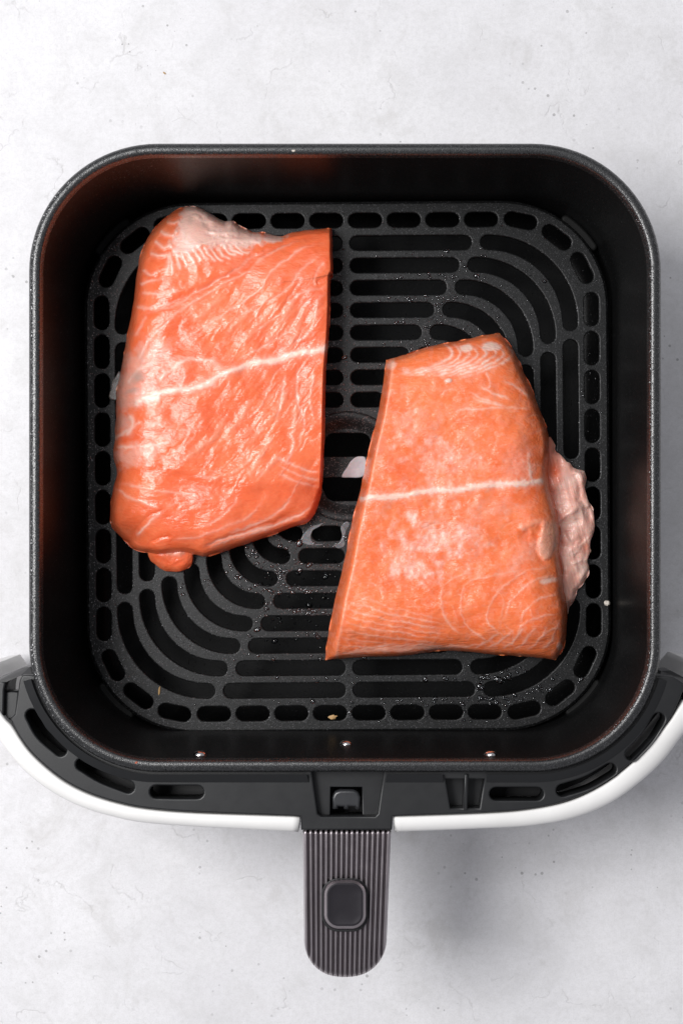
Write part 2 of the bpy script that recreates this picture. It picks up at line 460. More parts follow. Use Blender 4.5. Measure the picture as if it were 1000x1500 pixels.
PROF = [(9.0, .0005), (6.0, .004), (4.6, .03), (3.6, .100), (1.2, .1062), (0.3, .1078), (0.0, .1100), (0.15, .1120), (0.6, .1134), (1.3, .1143),
        (2.2, .1149), (3.2, .1150), (4.2, .1148), (4.7, .1144), (5.05, .1136), (5.25, .1124), (5.4, .1100), (5.65, .106),
        (6.2, .096), (6.8, .082), (7.4, .066), (7.9, .054), (8.2, .046), (8.5, .034), (9.2, .026), (10.5, .0205), (12.5, .0165), (15.5, .0140), (19.0, .0132)]
def build_pan():
    verts, faces = [], []
    n = None
    for o, z in PROF:
        d = o / 1000
        r = rrect(RC[0], RC[1], HX - d, HY - d, max(RR - d, 0.004), 22)
        n = len(r); verts += [(x, y, z) for x, y in r]
    for k in range(len(PROF) - 1):
        a, b = k * n, (k + 1) * n
        for i in range(n):
            j = (i + 1) % n
            faces.append((a + i, a + j, b + j, b + i))
    # floor: a few shrinking rings, then a centre
    base = (len(PROF) - 1) * n
    for s in (0.6, 0.2):
        r = rrect(RC[0], RC[1], (HX - .019) * s, (HY - .019) * s, (RR - .019) * s, 22)
        i0 = len(verts); verts += [(x, y, .0130) for x, y in r]
        for i in range(n):
            j = (i + 1) % n; faces.append((base + i, base + j, i0 + j, i0 + i))
        base = i0
    verts.append((RC[0], RC[1], .0130)); c = len(verts) - 1
    for i in range(n): faces.append((base + i, base + (i + 1) % n, c))
    verts.append((RC[0], RC[1], .0005)); c = len(verts) - 1
    for i in range(n): faces.append((i, c, (i + 1) % n))
    r0, r1 = 4, 16                      # the rolled rim is a piece of its own
    rimf = [f_ for k in range(r0, r1) for f_ in faces[k * n:(k + 1) * n]]
    rest = faces[:r0 * n] + faces[r1 * n:]
    p = mesh_obj('pan', verts, rest, M_PAN, drawer)
    mesh_obj('rim', verts[r0 * n:(r1 + 1) * n], [tuple(i - r0 * n for i in f_) for f_ in rimf], M_RIM, p)
    bm = bmesh.new(); bm.from_mesh(p.data); bmesh.ops.delete(bm, geom=[v_ for v_ in bm.verts if not v_.link_faces], context='VERTS'); bm.to_mesh(p.data); bm.free()
    return p
pan = build_pan()

def lathe(name, c, prof, mat, parent, n=24, axis='Z', squash=(1, 1)):
    verts, faces = [], []
    for r, z in prof:
        for i in range(n):
            a = 2 * math.pi * i / n
            if axis == 'Z': verts.append((c[0] + r * math.cos(a) * squash[0], c[1] + r * math.sin(a) * squash[1], c[2] + z))
            else: verts.append((c[0] + r * math.cos(a), c[1] + z, c[2] + r * math.sin(a)))
    for k in range(len(prof) - 1):
        for i in range(n):
            j = (i + 1) % n; q = (k * n + i, k * n + j, (k + 1) * n + j, (k + 1) * n + i)
            faces.append(q if axis == 'Z' else q[::-1])
    return mesh_obj(name, verts, faces, mat, parent)

# rivets through the front wall
for px, zz in ((293, .1035), (507, .081), (718, .1035)):
    yw = RC[1] - (HY - (5.82 if zz > .09 else 6.85) / 1000)
    x = P(px, 1100, zz)[0]
    lathe('rivet', (x, yw - 0.0004, zz), [(0.0027, 0.0), (0.0026, 0.0007), (0.0021, 0.0014), (0.0012, 0.0018), (0.0001, 0.0019)], M_RIVET, drawer, 20, 'Y')

# collar: the charcoal frame between pan and front panel
ZC = RIM - 0.0055
def loopz(pts, z): return [xy(a, b, z) for a, b in pts]
outer_curve = catmull([(15, 1053), (26, 1075), (42, 1098), (64, 1120), (95, 1144), (130, 1162), (170, 1175), (215, 1184), (290, 1190), (440, 1196)], 6)
right_curve = catmull([(575, 1196), (700, 1191), (770, 1186), (830, 1173), (880, 1150), (920, 1120), (950, 1090), (975, 1060), (985, 1045), (1000, 1012)], 6)
inner = []
def rim_px(o_px, a0, a1, n):
    """corner arc of the rim outline in photo pixels, o_px inside"""
    r = 190 - o_px
    return r, n
def front_outline(o):
    """rim outline shifted inwards by o px, from the left side round the front to the right side"""
    r = 190 - o
    L, Rr, B = 40 + o, 970 - o, 1133 - o
    pts = [(L, 985), (L, 945)][::-1]
    a = [(L + r + r * math.cos(math.radians(t)), B - r + r * math.sin(math.radians(t))) for t in np.linspace(180, 90, 24)]
    b = [(Rr - r + r * math.cos(math.radians(t)), B - r + r * math.sin(math.radians(t))) for t in np.linspace(90, 0, 24)]
    return a, b
fa, fb = front_outline(12)
left_in = [p for p in fa if p[1] > 985]; right_in = [p for p in fb if p[1] > 988]
collar_outer = list(map(tuple, outer_curve)) + [(441, 1216), (574, 1216)] + list(map(tuple, right_curve)) + \
    [(1000, 1000), (985, 991), (968, 990)] + right_in[::-1] + left_in[::-1] + [(47, 989), (33, 989), (29, 996), (24, 1030), (22, 1046)]
def slotpx(pts, w): return stadium(list(map(tuple, catmull(pts, 6))), w)
col_slots = [slotpx([(47, 1048), (62, 1075), (89, 1099)], 9), slotpx([(120, 1120), (150, 1138), (188, 1153)], 9),
             slotpx([(229, 1160), (259, 1160.5), (289, 1160.5)], 9.5),
             slotpx([(726, 1163), (756, 1163), (786, 1163)], 9.5), slotpx([(823, 1158), (860, 1146), (893, 1127)], 9),
             slotpx([(924, 1105), (947, 1080), (964, 1053)], 9)]
trap = [(456, 1129), (562, 1129), (553, 1192), (549, 1196), (470, 1196), (465, 1192)]
pk1 = [(652, 1141), (679, 1141), (678, 1184), (659, 1184)]
pk2 = [(687, 1141), (709, 1141), (702, 1184), (684, 1184)]
collar = slab('collar', loopz(collar_outer, ZC), [loopz(s, ZC) for s in col_slots + [trap, pk1, pk2]], ZC, 0.010, 0.0007, M_DARK, drawer)
# tray that closes the collar underneath, seen dark through its slots
und = [(p[0], p[1]) for p in collar_outer]
slab('collar_underside', offset_loop(orient(loopz(collar_outer, ZC), True), 0.0006), [], ZC - 0.020, 0.004, 0.0003, M_BLACK, drawer, 1)
# inclined lip rising from the collar to the rim
def lip(pts_out, pts_in, name='collar_lip'):
    v, f = [], []
    for (a, b), (c, d) in zip(pts_out, pts_in):
        v += [P(a, b, ZC - 0.001), P(a, b, ZC + 0.0004), P(c, d, RIM - 0.0030), P(c, d, ZC - 0.001)]
    n = len(pts_out)
    for i in range(n - 1):
        for k in range(4):
            l = (k + 1) % 4
            f.append((4 * i + k, 4 * i + l, 4 * (i + 1) + l, 4 * (i + 1) + k))
    f += [(3, 2, 1, 0), tuple(4 * (n - 1) + k for k in range(4))]
    o = mesh_obj(name, v, f, M_DARK, collar, False)
    bm = bmesh.new(); bm.from_mesh(o.data); bmesh.ops.recalc_face_normals(bm, faces=bm.faces); bm.to_mesh(o.data); bm.free()
    return o
def lip_path(o):
    a, b = front_outline(o)
    return a, b
oa, ob = lip_path(-13); ia, ib = lip_path(-1.5)
k0 = [i for i, p in enumerate(ia) if p[1] > 990][0]
lip(oa[k0:] + [(452, 1146)], ia[k0:] + [(449, 1134.5)])
lip([(564, 1146), (649, 1146)], [(566, 1134.5), (648, 1134.5)])
lip([(712, 1146)] + ob[:len(ob) - k0], [(712, 1134.5)] + ib[:len(ib) - k0])
# latch recess
slab('latch_recess', loopz([(452, 1125), (566, 1125), (558, 1199), (461, 1199)], ZC - .0045), [loopz([(484, 1153), (530, 1153), (531, 1193), (483, 1193)], ZC - .0045)],
     ZC - 0.0045, 0.003, 0.0004, M_DARK, drawer)
lt = slab('latch', loopz([(487, 1186), (485.5, 1168), (490, 1160), (498, 1157), (517, 1157), (524, 1160), (528.5, 1168), (527, 1186), (521, 1186), (520, 1182), (511, 1182), (510, 1186), (504, 1186), (503, 1182), (495, 1182), (494, 1186)], ZC - .006),
          [], ZC - 0.006, 0.008, 0.0012, M_LATCH, drawer)
for pk in (pk1, pk2):
    c = np.mean(pk, axis=0); q = [tuple(c + (np.array(p) - c) * 1.15) for p in pk]
    slab('clip_pocket', loopz(q, ZC - .007), [], ZC - 0.007, 0.003, 0.0003, M_DARK, drawer, 1)
q = [(680, 1134), (685, 1134), (684, 1187), (679, 1187)]
slab('clip_bar', loopz(q, ZC + .001), [], ZC + 0.0012, 0.006, 0.0005, M_DARK, drawer, 2)

# side brackets at both ends of the collar (sloped plate + post)
def bracket(pts_top, z0, pts_bar, pts_pad):
    o = slab('side_bracket', loopz(pts_bar, ZC - .003), [], ZC - .003, 0.02, 0.0008, M_DARK, drawer, 2)
    v = [P(x, y, z) for x, y, z in pts_top]; vb = [(a, b, c - 0.012) for a, b, c in v]; n = len(v)
    f = [tuple(range(n)), tuple(range(2 * n - 1, n - 1, -1))] + [(i, n + i, n + (i + 1) % n, (i + 1) % n) for i in range(n)]
    b = mesh_obj('bracket_ramp', v + vb, f, M_DARK, o, False)
    bm = bmesh.new(); bm.from_mesh(b.data); bmesh.ops.recalc_face_normals(bm, faces=bm.faces); bm.to_mesh(b.data); bm.free()
    slab('bracket_pad', loopz(pts_pad, ZC - .006), [], ZC - .006, 0.01, 0.0005, M_DARK, o, 1)
bracket([(-6, 994, ZC - .014), (33, 978, ZC - .012), (44, 977, ZC - .010), (48, 990, ZC - .003), (30, 990, ZC - .003), (10, 999, ZC - .003), (-6, 999, ZC - .003)], 0,
        [(-10, 998), (9, 998), (7, 1010), (6, 1048), (4, 1054), (-10, 1054)], [(5, 1013), (28, 1013), (24, 1049), (15, 1054), (4, 1054)])
bracket([(1008, 1002, ZC - .003), (1000, 1002, ZC - .003), (985, 997, ZC - .003), (966, 993, ZC - .003), (967, 983, ZC - .010), (981, 982, ZC - .012), (1008, 996, ZC - .014)], 0,
        [(1003, 1000), (1012, 1000), (1012, 1056), (996, 1056), (1001, 1018)], [(987, 1020), (1006, 1020), (1006, 1052), (990, 1052)])

# white front panel: thick curved wall standing in front of the collar, in two halves meeting the handle block
def panel(inner_px, outer_px, name):
    ip = resample(catmull(inner_px, 6), 60); op = resample(catmull(outer_px, 6), 60)
    ZP = ZC - 0.0015
    prof = [(0.0, -0.085), (0.0, -0.002), (0.02, -0.0004), (0.10, 0.0), (0.45, -0.0004), (0.75, -0.0016), (0.90, -0.0035), (0.97, -0.007), (1.0, -0.014), (0.97, -0.05), (0.86, -0.085), (0.72, -0.100)]
    v, f = [], []; m = len(prof)
    for (a, b), (c, d) in zip(ip, op):
        A = np.array(P(a, b, ZP)[:2]); B = np.array(P(c, d, ZP - .012)[:2])
        for s, dz in prof:
            q = A + (B - A) * s; v.append((q[0], q[1], ZP + dz))
    for i in range(59):
        for k in range(m - 1):
            f.append((i * m + k, (i + 1) * m + k, (i + 1) * m + k + 1, i * m + k + 1))
        f.append((i * m + m - 1, (i + 1) * m + m - 1, (i + 1) * m, i * m))
    f += [tuple(range(m)), tuple(59 * m + k for k in range(m - 1, -1, -1))]
    o = mesh_obj(name, v, f, M_WHITE, drawer, True, [len(f) - 1, len(f) - 2])
    bm = bmesh.new(); bm.from_mesh(o.data); bmesh.ops.recalc_face_normals(bm, faces=bm.faces); bm.to_mesh(o.data); bm.free()
    return o
panel([(-40, 985), (-8, 1030), (6, 1052), (18, 1064), (26, 1077), (42, 1100), (64, 1122), (95, 1146), (130, 1164), (170, 1177), (215, 1186), (290, 1192), (439, 1196.5)],
      [(-70, 990), (-30, 1040), (-10, 1062), (5, 1082), (16, 1097), (32, 1117), (56, 1139), (90, 1162), (128, 1180), (168, 1192), (212, 1201), (290, 1207), (438, 1215)], 'front_panel')
panel([(576, 1196.5), (700, 1192.5), (770, 1187), (831, 1175), (881, 1152), (921, 1122), (951, 1092), (976, 1062), (988, 1045), (1006, 1020), (1040, 980)],
      [(577, 1215), (700, 1210), (772, 1206), (835, 1195), (890, 1173), (935, 1141), (968, 1110), (992, 1078), (1008, 1058), (1030, 1030), (1070, 985)], 'front_panel')

# handle
ZH = ZC - 0.002
def build_handle():
    nr, per = 17, 16; nxs = nr * per + 1; ny = 40
    v, f = [], []
    xs = np.linspace(-1, 1, nxs)
    grid = []
    for i, u in enumerate(xs):
        ph = (u + 1) / 2 * nr
        rid = 0.5 - 0.5 * math.cos(2 * math.pi * ph)
        rid = min(1.0, 1.55 * rid) ** 0.9
        y_end = 1377 + 54 * math.sqrt(max(0.0, 1 - min(1, abs(u)) ** 2.4))
        row = []
        for j in range(ny):
            t = j / (ny - 1); y = 1217 + (y_end - 1217) * t
            half = 64.5 - 5.5 * (y - 1217) / 213
            x = 508 - 3.0 * (y - 1217) / 213 + u * half
            edge = max(0, (abs(u) - 0.955) / 0.045)
            z = ZH - 0.004 * ((y - 1217) / 213) ** 1.5 + rid * 0.0024 - 0.0010 - 0.0016 * edge ** 2
            e2 = max(0, 1 - (y_end - y) / 7.0); z -= 0.0014 * e2 ** 2
            row.append(len(v)); v.append(P(x, y, z))
        grid.append(row)
    for i in range(nxs - 1):
        for j in range(ny - 1):
            f.append((grid[i][j], grid[i][j + 1], grid[i + 1][j + 1], grid[i + 1][j]))
    bd = [grid[0][j] for j in range(ny)] + [grid[i][-1] for i in range(1, nxs - 1)] + [grid[-1][j] for j in range(ny - 1, -1, -1)] + [grid[i][0] for i in range(nxs - 2, 0, -1)]
    prev = bd
    cxy = np.mean([v[i][:2] for i in bd], axis=0)
    for dz, s in ((0.004, 1.0), (0.014, 0.995), (0.019, 0.95), (0.021, 0.86)):
        cur = []
        for i in bd:
            q = cxy + (np.array(v[i][:2]) - cxy) * s
            cur.append(len(v)); v.append((q[0], q[1], ZH - 0.002 - dz))
        n = len(bd)
        for k in range(n):
            l = (k + 1) % n; f.append((prev[k], cur[k], cur[l], prev[l]))
        prev = cur
    f.append(tuple(prev))
    o = mesh_obj('handle', v, f, M_GRIP, drawer)
    bm = bmesh.new(); bm.from_mesh(o.data); bmesh.ops.recalc_face_normals(bm, faces=bm.faces); bm.to_mesh(o.data); bm.free()
    return o
handle = build_handle()
def rr_px(cx, cy, hx, hy, r, z, n=10): return loopz(rrect(cx, cy, hx, hy, r, n), z)
slab('button_surround', rr_px(505.2, 1325, 34.3, 39.3, 24, ZH), [], ZH + .0009, .004, .0004, M_BLACK, handle, 2)
def build_button():
    v, f = [], []; n = None
    for ins, z in ((0.0, -.001), (0.0, .0022), (0.6, .0030), (1.6, .0036), (5.6, .0050), (6.6, .0052), (9, .0050), (16, .0048), (24, .0047)):
        r = rrect(505.2, 1325, 32 - ins, 37 - ins, max(22.5 - ins, 4.0), 10); n = len(r)
        v += [P(a, b, ZH + z) for a, b in r]
    for k in range(8):
        for i in range(n):
            j = (i + 1) % n; f.append((k * n + j, k * n + i, (k + 1) * n + i, (k + 1) * n + j))
    f.append(tuple(8 * n + i for i in range(n)))
    o = mesh_obj('button', v, f, M_BUTTON, handle)
    o.data.materials.append(M_GRIP)
    for i in range(3 * n, 4 * n): o.data.polygons[i].material_index = 1  # lighter material on the bevel stands in for its edge highlight
    bm = bmesh.new(); bm.from_mesh(o.data); bmesh.ops.recalc_face_normals(bm, faces=bm.faces); bm.to_mesh(o.data); bm.free()
build_button()

# ------------------------------------------------------------------ crisper plate
ZPL = RIM - H / 9.0              # plate surface: 1/0.9 of the rim's distance from the lens
PCX, PCY = 509.0, 683.5
def pl(xr, yr): return (PCX + xr + 0.0075 * yr, PCY + yr - 0.0075 * xr)
SW = 10.8
slot_lines = []
for i in range(8):
    off = 327.5 - 32.8 * i; end = 184 - 18.6 * i
    c = 207.5 - 18.6 * i; r = off - c
    for sy in (-1, 1):
        for sx in (-1, 1):
            slot_lines.append([(sx * (5.5 + SW), sy * off), (sx * (end - SW), sy * off)])
            if off > 108:
                slot_lines.append([(sx * off, sy * (9 + SW)), (sx * off, sy * (end - SW))])
            slot_lines.append([(sx * x, sy * y) for x, y in arc(c, c, r, 0, 90, max(8, int(18 - i)))])
for s in (-1, 1):
    for k in (-3.5, -2.5, -1.5, -.5, .5, 1.5, 2.5, 3.5):
        slot_lines.append([(k * 56.6 - 13.7, s * 361), (k * 56.6 + 13.7, s * 361)])
    for k in range(-4, 5):
        slot_lines.append([(s * 358.5, k * 57 - 14), (s * 358.5, k * 57 + 14)])
for sx in (-1, 1):
    for sy in (-1, 1):
        for a in (12, 38, 64):
            ra = math.radians(a); cx, cy = 229 + 129.5 * math.sin(ra), 232 + 129.5 * math.cos(ra)
            tx, ty = math.cos(ra) * 13.5, -math.sin(ra) * 13.5
            slot_lines.append([(sx * (cx - tx), sy * (cy - ty)), (sx * (cx + tx), sy * (cy + ty))])
slot_px = [[pl(*p) for p in s] for s in slot_lines]
plate = empty('crisper_plate', (*xy(PCX, PCY, ZPL), ZPL - 0.012))
tag(plate, 'round-cornered black slotted crisper plate lying inside the drawer under the salmon', 'crisper plate')
outl = [pl(x, y) for x, y in rrect(0, 0, 381, 386, 155, 18)]
dish_r = 80
dish = [pl(*p) for p in arc(0, 0, dish_r, 0, 360, 48)[:-1]]
grille = slab('slotted_grille', loopz(outl, ZPL), [loopz(stadium(s, SW), ZPL) for s in slot_px] + [loopz(dish, ZPL)], ZPL, 0.0022, 0.0006, M_PLATE, plate, 3)
# rolled edge of the plate turning down
v, f = [], []
es = [(0.4, -.0004), (-.6, -.0009), (-1.1, -.0022), (-1.2, -.012), (-.2, -.012)]
for o_, dz in es:
    lp = [pl(x, y) for x, y in rrect(0, 0, 381 - o_ * 3.3, 386 - o_ * 3.3, 155 - o_ * 3.3, 18)]; n = len(lp)
    v += [P(a, b, ZPL)[:2] + (ZPL + dz,) for a, b in lp]
for k in range(len(es) - 1):
    for i in range(n): f.append((k * n + (i + 1) % n, k * n + i, (k + 1) * n + i, (k + 1) * n + (i + 1) % n))
mesh_obj('plate_edge', v, f, M_PLATE, plate)
# sunken centre with the lifting bar
cw = P(PCX, PCY, ZPL)
k = MMPX / 0.9
dpro = [(dish_r + 2.5, -.0010), (dish_r + .5, .0001), (dish_r - 3, .0003), (dish_r - 7, .0002), (dish_r - 11, -.0004), (dish_r - 16, -.0018), (dish_r - 21, -.0034), (dish_r - 25, -.0038)]
lathe('recess_ring', cw, [(r * k, z) for r, z in dpro], M_PLATE, plate, 48)
ri = dish_r - 24
def seg(x0, x1, y): return [(x0, y), (x1, y)]
def halfmoon(sg):
    y0, y1 = 15, 50; w = 46
    return [pl(-w, sg * y0), pl(w, sg * y0), pl(w * .62, sg * y1), pl(-w * .62, sg * y1)]
slab('lifting_bar', loopz([pl(*p) for p in arc(0, 0, ri + 1.5, 0, 360, 48)[:-1]], ZPL), [loopz(halfmoon(-1), ZPL), loopz(halfmoon(1), ZPL)], ZPL - .0037, .003, .0006, M_PLATE, plate)
# silicone bumpers at the corners
for sx in (-1, 1):
    for sy in (-1, 1):
        c0 = (229 + 163 * math.sin(math.radians(45)), 232 + 163 * math.cos(math.radians(45)))
        ln = [(sx * (229 + 161 * math.sin(math.radians(a))), sy * (232 + 161 * math.cos(math.radians(a)))) for a in (36, 40, 44, 48, 52, 56)]
        slab('silicone_bumper', loopz(stadium([pl(*p) for p in ln], 7), ZPL), [], ZPL - .003, .010, .0012, M_SIL, plate, 3)
# legs that carry the plate on the pan's floor
for sx in (-1, 1):
    for sy in (-1, 1):
        c = P(*pl(sx * 60, sy * 60), ZPL)
        lathe('foot', (c[0], c[1], 0.0136), [(0.0001, 0), (.003, 0), (.004, .0006), (.004, ZPL - .0032 - .0136)], M_SIL, plate, 14)

# ------------------------------------------------------------------ salmon
ZF = ZPL + 0.0003
def patch(top, right, bottom, left, nu, nv):
    """Coons patch. top: left->right, right: top->bottom, bottom: left->right, left: top->bottom (photo px)"""
    T = resample(top, nu); B = resample(bottom, nu); L = resample(left, nv); R = resample(right, nv)
    u = np.linspace(0, 1, nu)[None, :, None]; v = np.linspace(0, 1, nv)[:, None, None]
    G = (1 - v) * T[None] + v * B[None] + (1 - u) * L[:, None] + u * R[:, None] - \
        ((1 - u) * (1 - v) * T[0] + u * (1 - v) * T[-1] + (1 - u) * v * B[0] + u * v * B[-1])
    return G[..., 0], G[..., 1]

def fleshmesh(name, X, Y, Z, attrs, mat, parent, z0, inset=0.0):
    """closed solid: top surface grid, rounded skirt, flat underside"""
    nv, nu = X.shape
    D = (CAMZ - Z) / F
    V = np.stack([(X - NX) * D, -(Y - NY) * D, Z], -1).reshape(-1, 3)
    idx = np.arange(nv * nu).reshape(nv, nu)
    q = np.stack([idx[:-1, :-1], idx[1:, :-1], idx[1:, 1:], idx[:-1, 1:]], -1).reshape(-1, 4)
    bd = np.r_[idx[:-1, 0], idx[-1, :-1], idx[:0:-1, -1], idx[0, :0:-1]]
    verts = [V]; faces = [q]; prev = bd; cen = V[bd].mean(0); n = len(bd); base = len(V)
    src = [np.arange(len(V))]
    for fz, s in ((0.66, 0.0), (0.33, 0.002), (0.0, 0.008)):
        W_ = V[bd].copy(); W_[:, 2] = z0 + (W_[:, 2] - z0) * fz
        W_[:, :2] = cen[:2] + (W_[:, :2] - cen[:2]) * (1 - s)
        cur = np.arange(base, base + n); base += n
        verts.append(W_); src.append(bd)
        faces.append(np.stack([prev, np.roll(prev, -1), np.roll(cur, -1), cur], -1)[:, ::-1][:, [0, 1, 2, 3]])
        prev = cur
    V2 = np.concatenate(verts); Fq = np.concatenate(faces); SRC = np.concatenate(src)
    off = np.array(parent_world(parent))
    me = bpy.data.meshes.new(name)
    fl = [tuple(map(int, r)) for r in Fq] + [tuple(int(i) for i in prev)]
    me.from_pydata((V2 - off).tolist(), [], fl)
    me.polygons.foreach_set('use_smooth', [True] * len(me.polygons))
    for k_, a in attrs.items():
        at = me.attributes.new(k_, 'FLOAT', 'POINT'); at.data.foreach_set('value', np.clip(a.ravel()[SRC], 0, 1).astype(np.float32))
    me.materials.append(mat)
    o = bpy.data.objects.new(name, me); link(o, parent)
    bm = bmesh.new(); bm.from_mesh(me); bmesh.ops.recalc_face_normals(bm, faces=bm.faces); bm.to_mesh(me); bm.free()
    return o

def qround(d, w):
    t = np.clip(d / w, 0, 1); return np.sqrt(np.clip(1 - (1 - t) ** 2, 0, 1))

class Layers:
    """named masks painted with strokes measured on the photo; they also raise or sink the surface"""
    def __init__(self, X, Y, ox, oy, k):
        self.X, self.Y = X, Y; self.ox, self.oy, self.k = ox, oy, k
        # small waviness so that no stroke is a clean curve
        self.WX = X + 7 * (fbm(X / 22, Y / 22, 3) - .5) + 2.6 * (fbm(X / 6 + 40, Y / 6, 2) - .5)
        self.WY = Y + 7 * (fbm(X / 22 + 90, Y / 22 + 50, 3) - .5) + 2.6 * (fbm(X / 6, Y / 6 + 70, 2) - .5)
        self.m = {n: np.zeros(X.shape) for n in ('fat', 'memb', 'grey', 'frost_sheen', 'deep', 'pale')}
        self.h = np.zeros(X.shape)
    def px(self, pts): return [(self.ox + a / self.k, self.oy + b / self.k) for a, b in pts]
    def stroke(self, pts, w, layer, s=1.0, h=0.0, soft=1.0, fade=0.12, rag=0.0):
        c = catmull(self.px(pts), 5)
        # only work near the stroke
        d, t, sd = seg_dist(self.WX, self.WY, c)
        if rag: d = d * (1 + rag * 2 * (fbm(self.X / 4, self.Y / 4, 3) - .5)) + rag * 4 * (fbm(self.X / 9, self.Y / 9, 2) - .5)
        a = .82 * np.exp(-(np.maximum(d, 0) / w) ** 2 * soft) + .18 * np.exp(-(np.maximum(d, 0) / (2.6 * w)) ** 2 * soft)
        if w < 3: a = a * np.clip(.25 + 1.3 * fbm(self.X / 13 + s * 50, self.Y / 13, 3), 0, 1.1)
        if fade: a = a * sstep(0, fade, t) * sstep(0, fade, 1 - t)
        if layer: self.m[layer] = np.maximum(self.m[layer], a * s)
        self.h += a * h
        return d, t, sd
    def crease(self, pts, w, depth, lift, deep=0.5, wl=26):
        """a fold: groove along the line, the side on the photo-left of it standing proud"""
        c = catmull(self.px(pts), 5); d, t, sd = seg_dist(self.WX, self.WY, c)
        fd = sstep(0, .1, t) * sstep(0, .1, 1 - t)
        self.h += (-depth * np.exp(-(d / w) ** 2) + lift * np.exp(-(d / wl) ** 2) * sstep(-9, 9, -sd * d)) * fd
        self.m['deep'] = np.maximum(self.m['deep'], deep * np.exp(-(d / (w * 1.5)) ** 2) * fd)  # darker flesh along the groove: the fold's shade put into the colour
    def blob(self, x, y, rx, ry, layer, s=1.0, rot=0, h=0.0, rag=0.5, inner=0.35):
        cx, cy = self.ox + x / self.k, self.oy + y / self.k; r = math.radians(rot)
        dx, dy = self.X - cx, self.Y - cy
        a = (dx * math.cos(r) + dy * math.sin(r)) / (rx / self.k); b = (-dx * math.sin(r) + dy * math.cos(r)) / (ry / self.k)
        d = np.hypot(a, b) + rag * (fbm(self.X / 14 + x, self.Y / 14 + y, 5) - .5) * 2
        q = 1 - sstep(inner, 1.0, d)
        if layer: self.m[layer] = np.maximum(self.m[layer], q * s)
        self.h += q * h
    def poly(self, pts, layer, s=1.0, soft=6, h=0.0, rag=0.6):
        c = catmull(self.px(pts), 4, True); ins = inside(self.WX, self.WY, c)
        d, _, _ = seg_dist(self.WX, self.WY, np.vstack([c, c[:1]]))
        d = np.where(ins, d, -d) + rag * soft * (fbm(self.X / 8, self.Y / 8, 4) - .5) * 2
        q = sstep(-soft * .3, soft, d)
        if layer: self.m[layer] = np.maximum(self.m[layer], q * s)
        self.h += q * h

def jit_edge(c, amp, sc=9.0, seed=0.0):
    c = np.array(c); L = np.r_[0, np.cumsum(np.hypot(*np.diff(c, axis=0).T))]
    e = np.sin(np.linspace(0, math.pi, len(c))) > 0.05
    c[:, 0] += e * amp * (fbm(L / sc + seed, L * 0 + seed, 3) - .5) * 2
    c[:, 1] += e * amp * (fbm(L / sc + seed + 31, L * 0 + seed + 7, 3) - .5) * 2
    return c

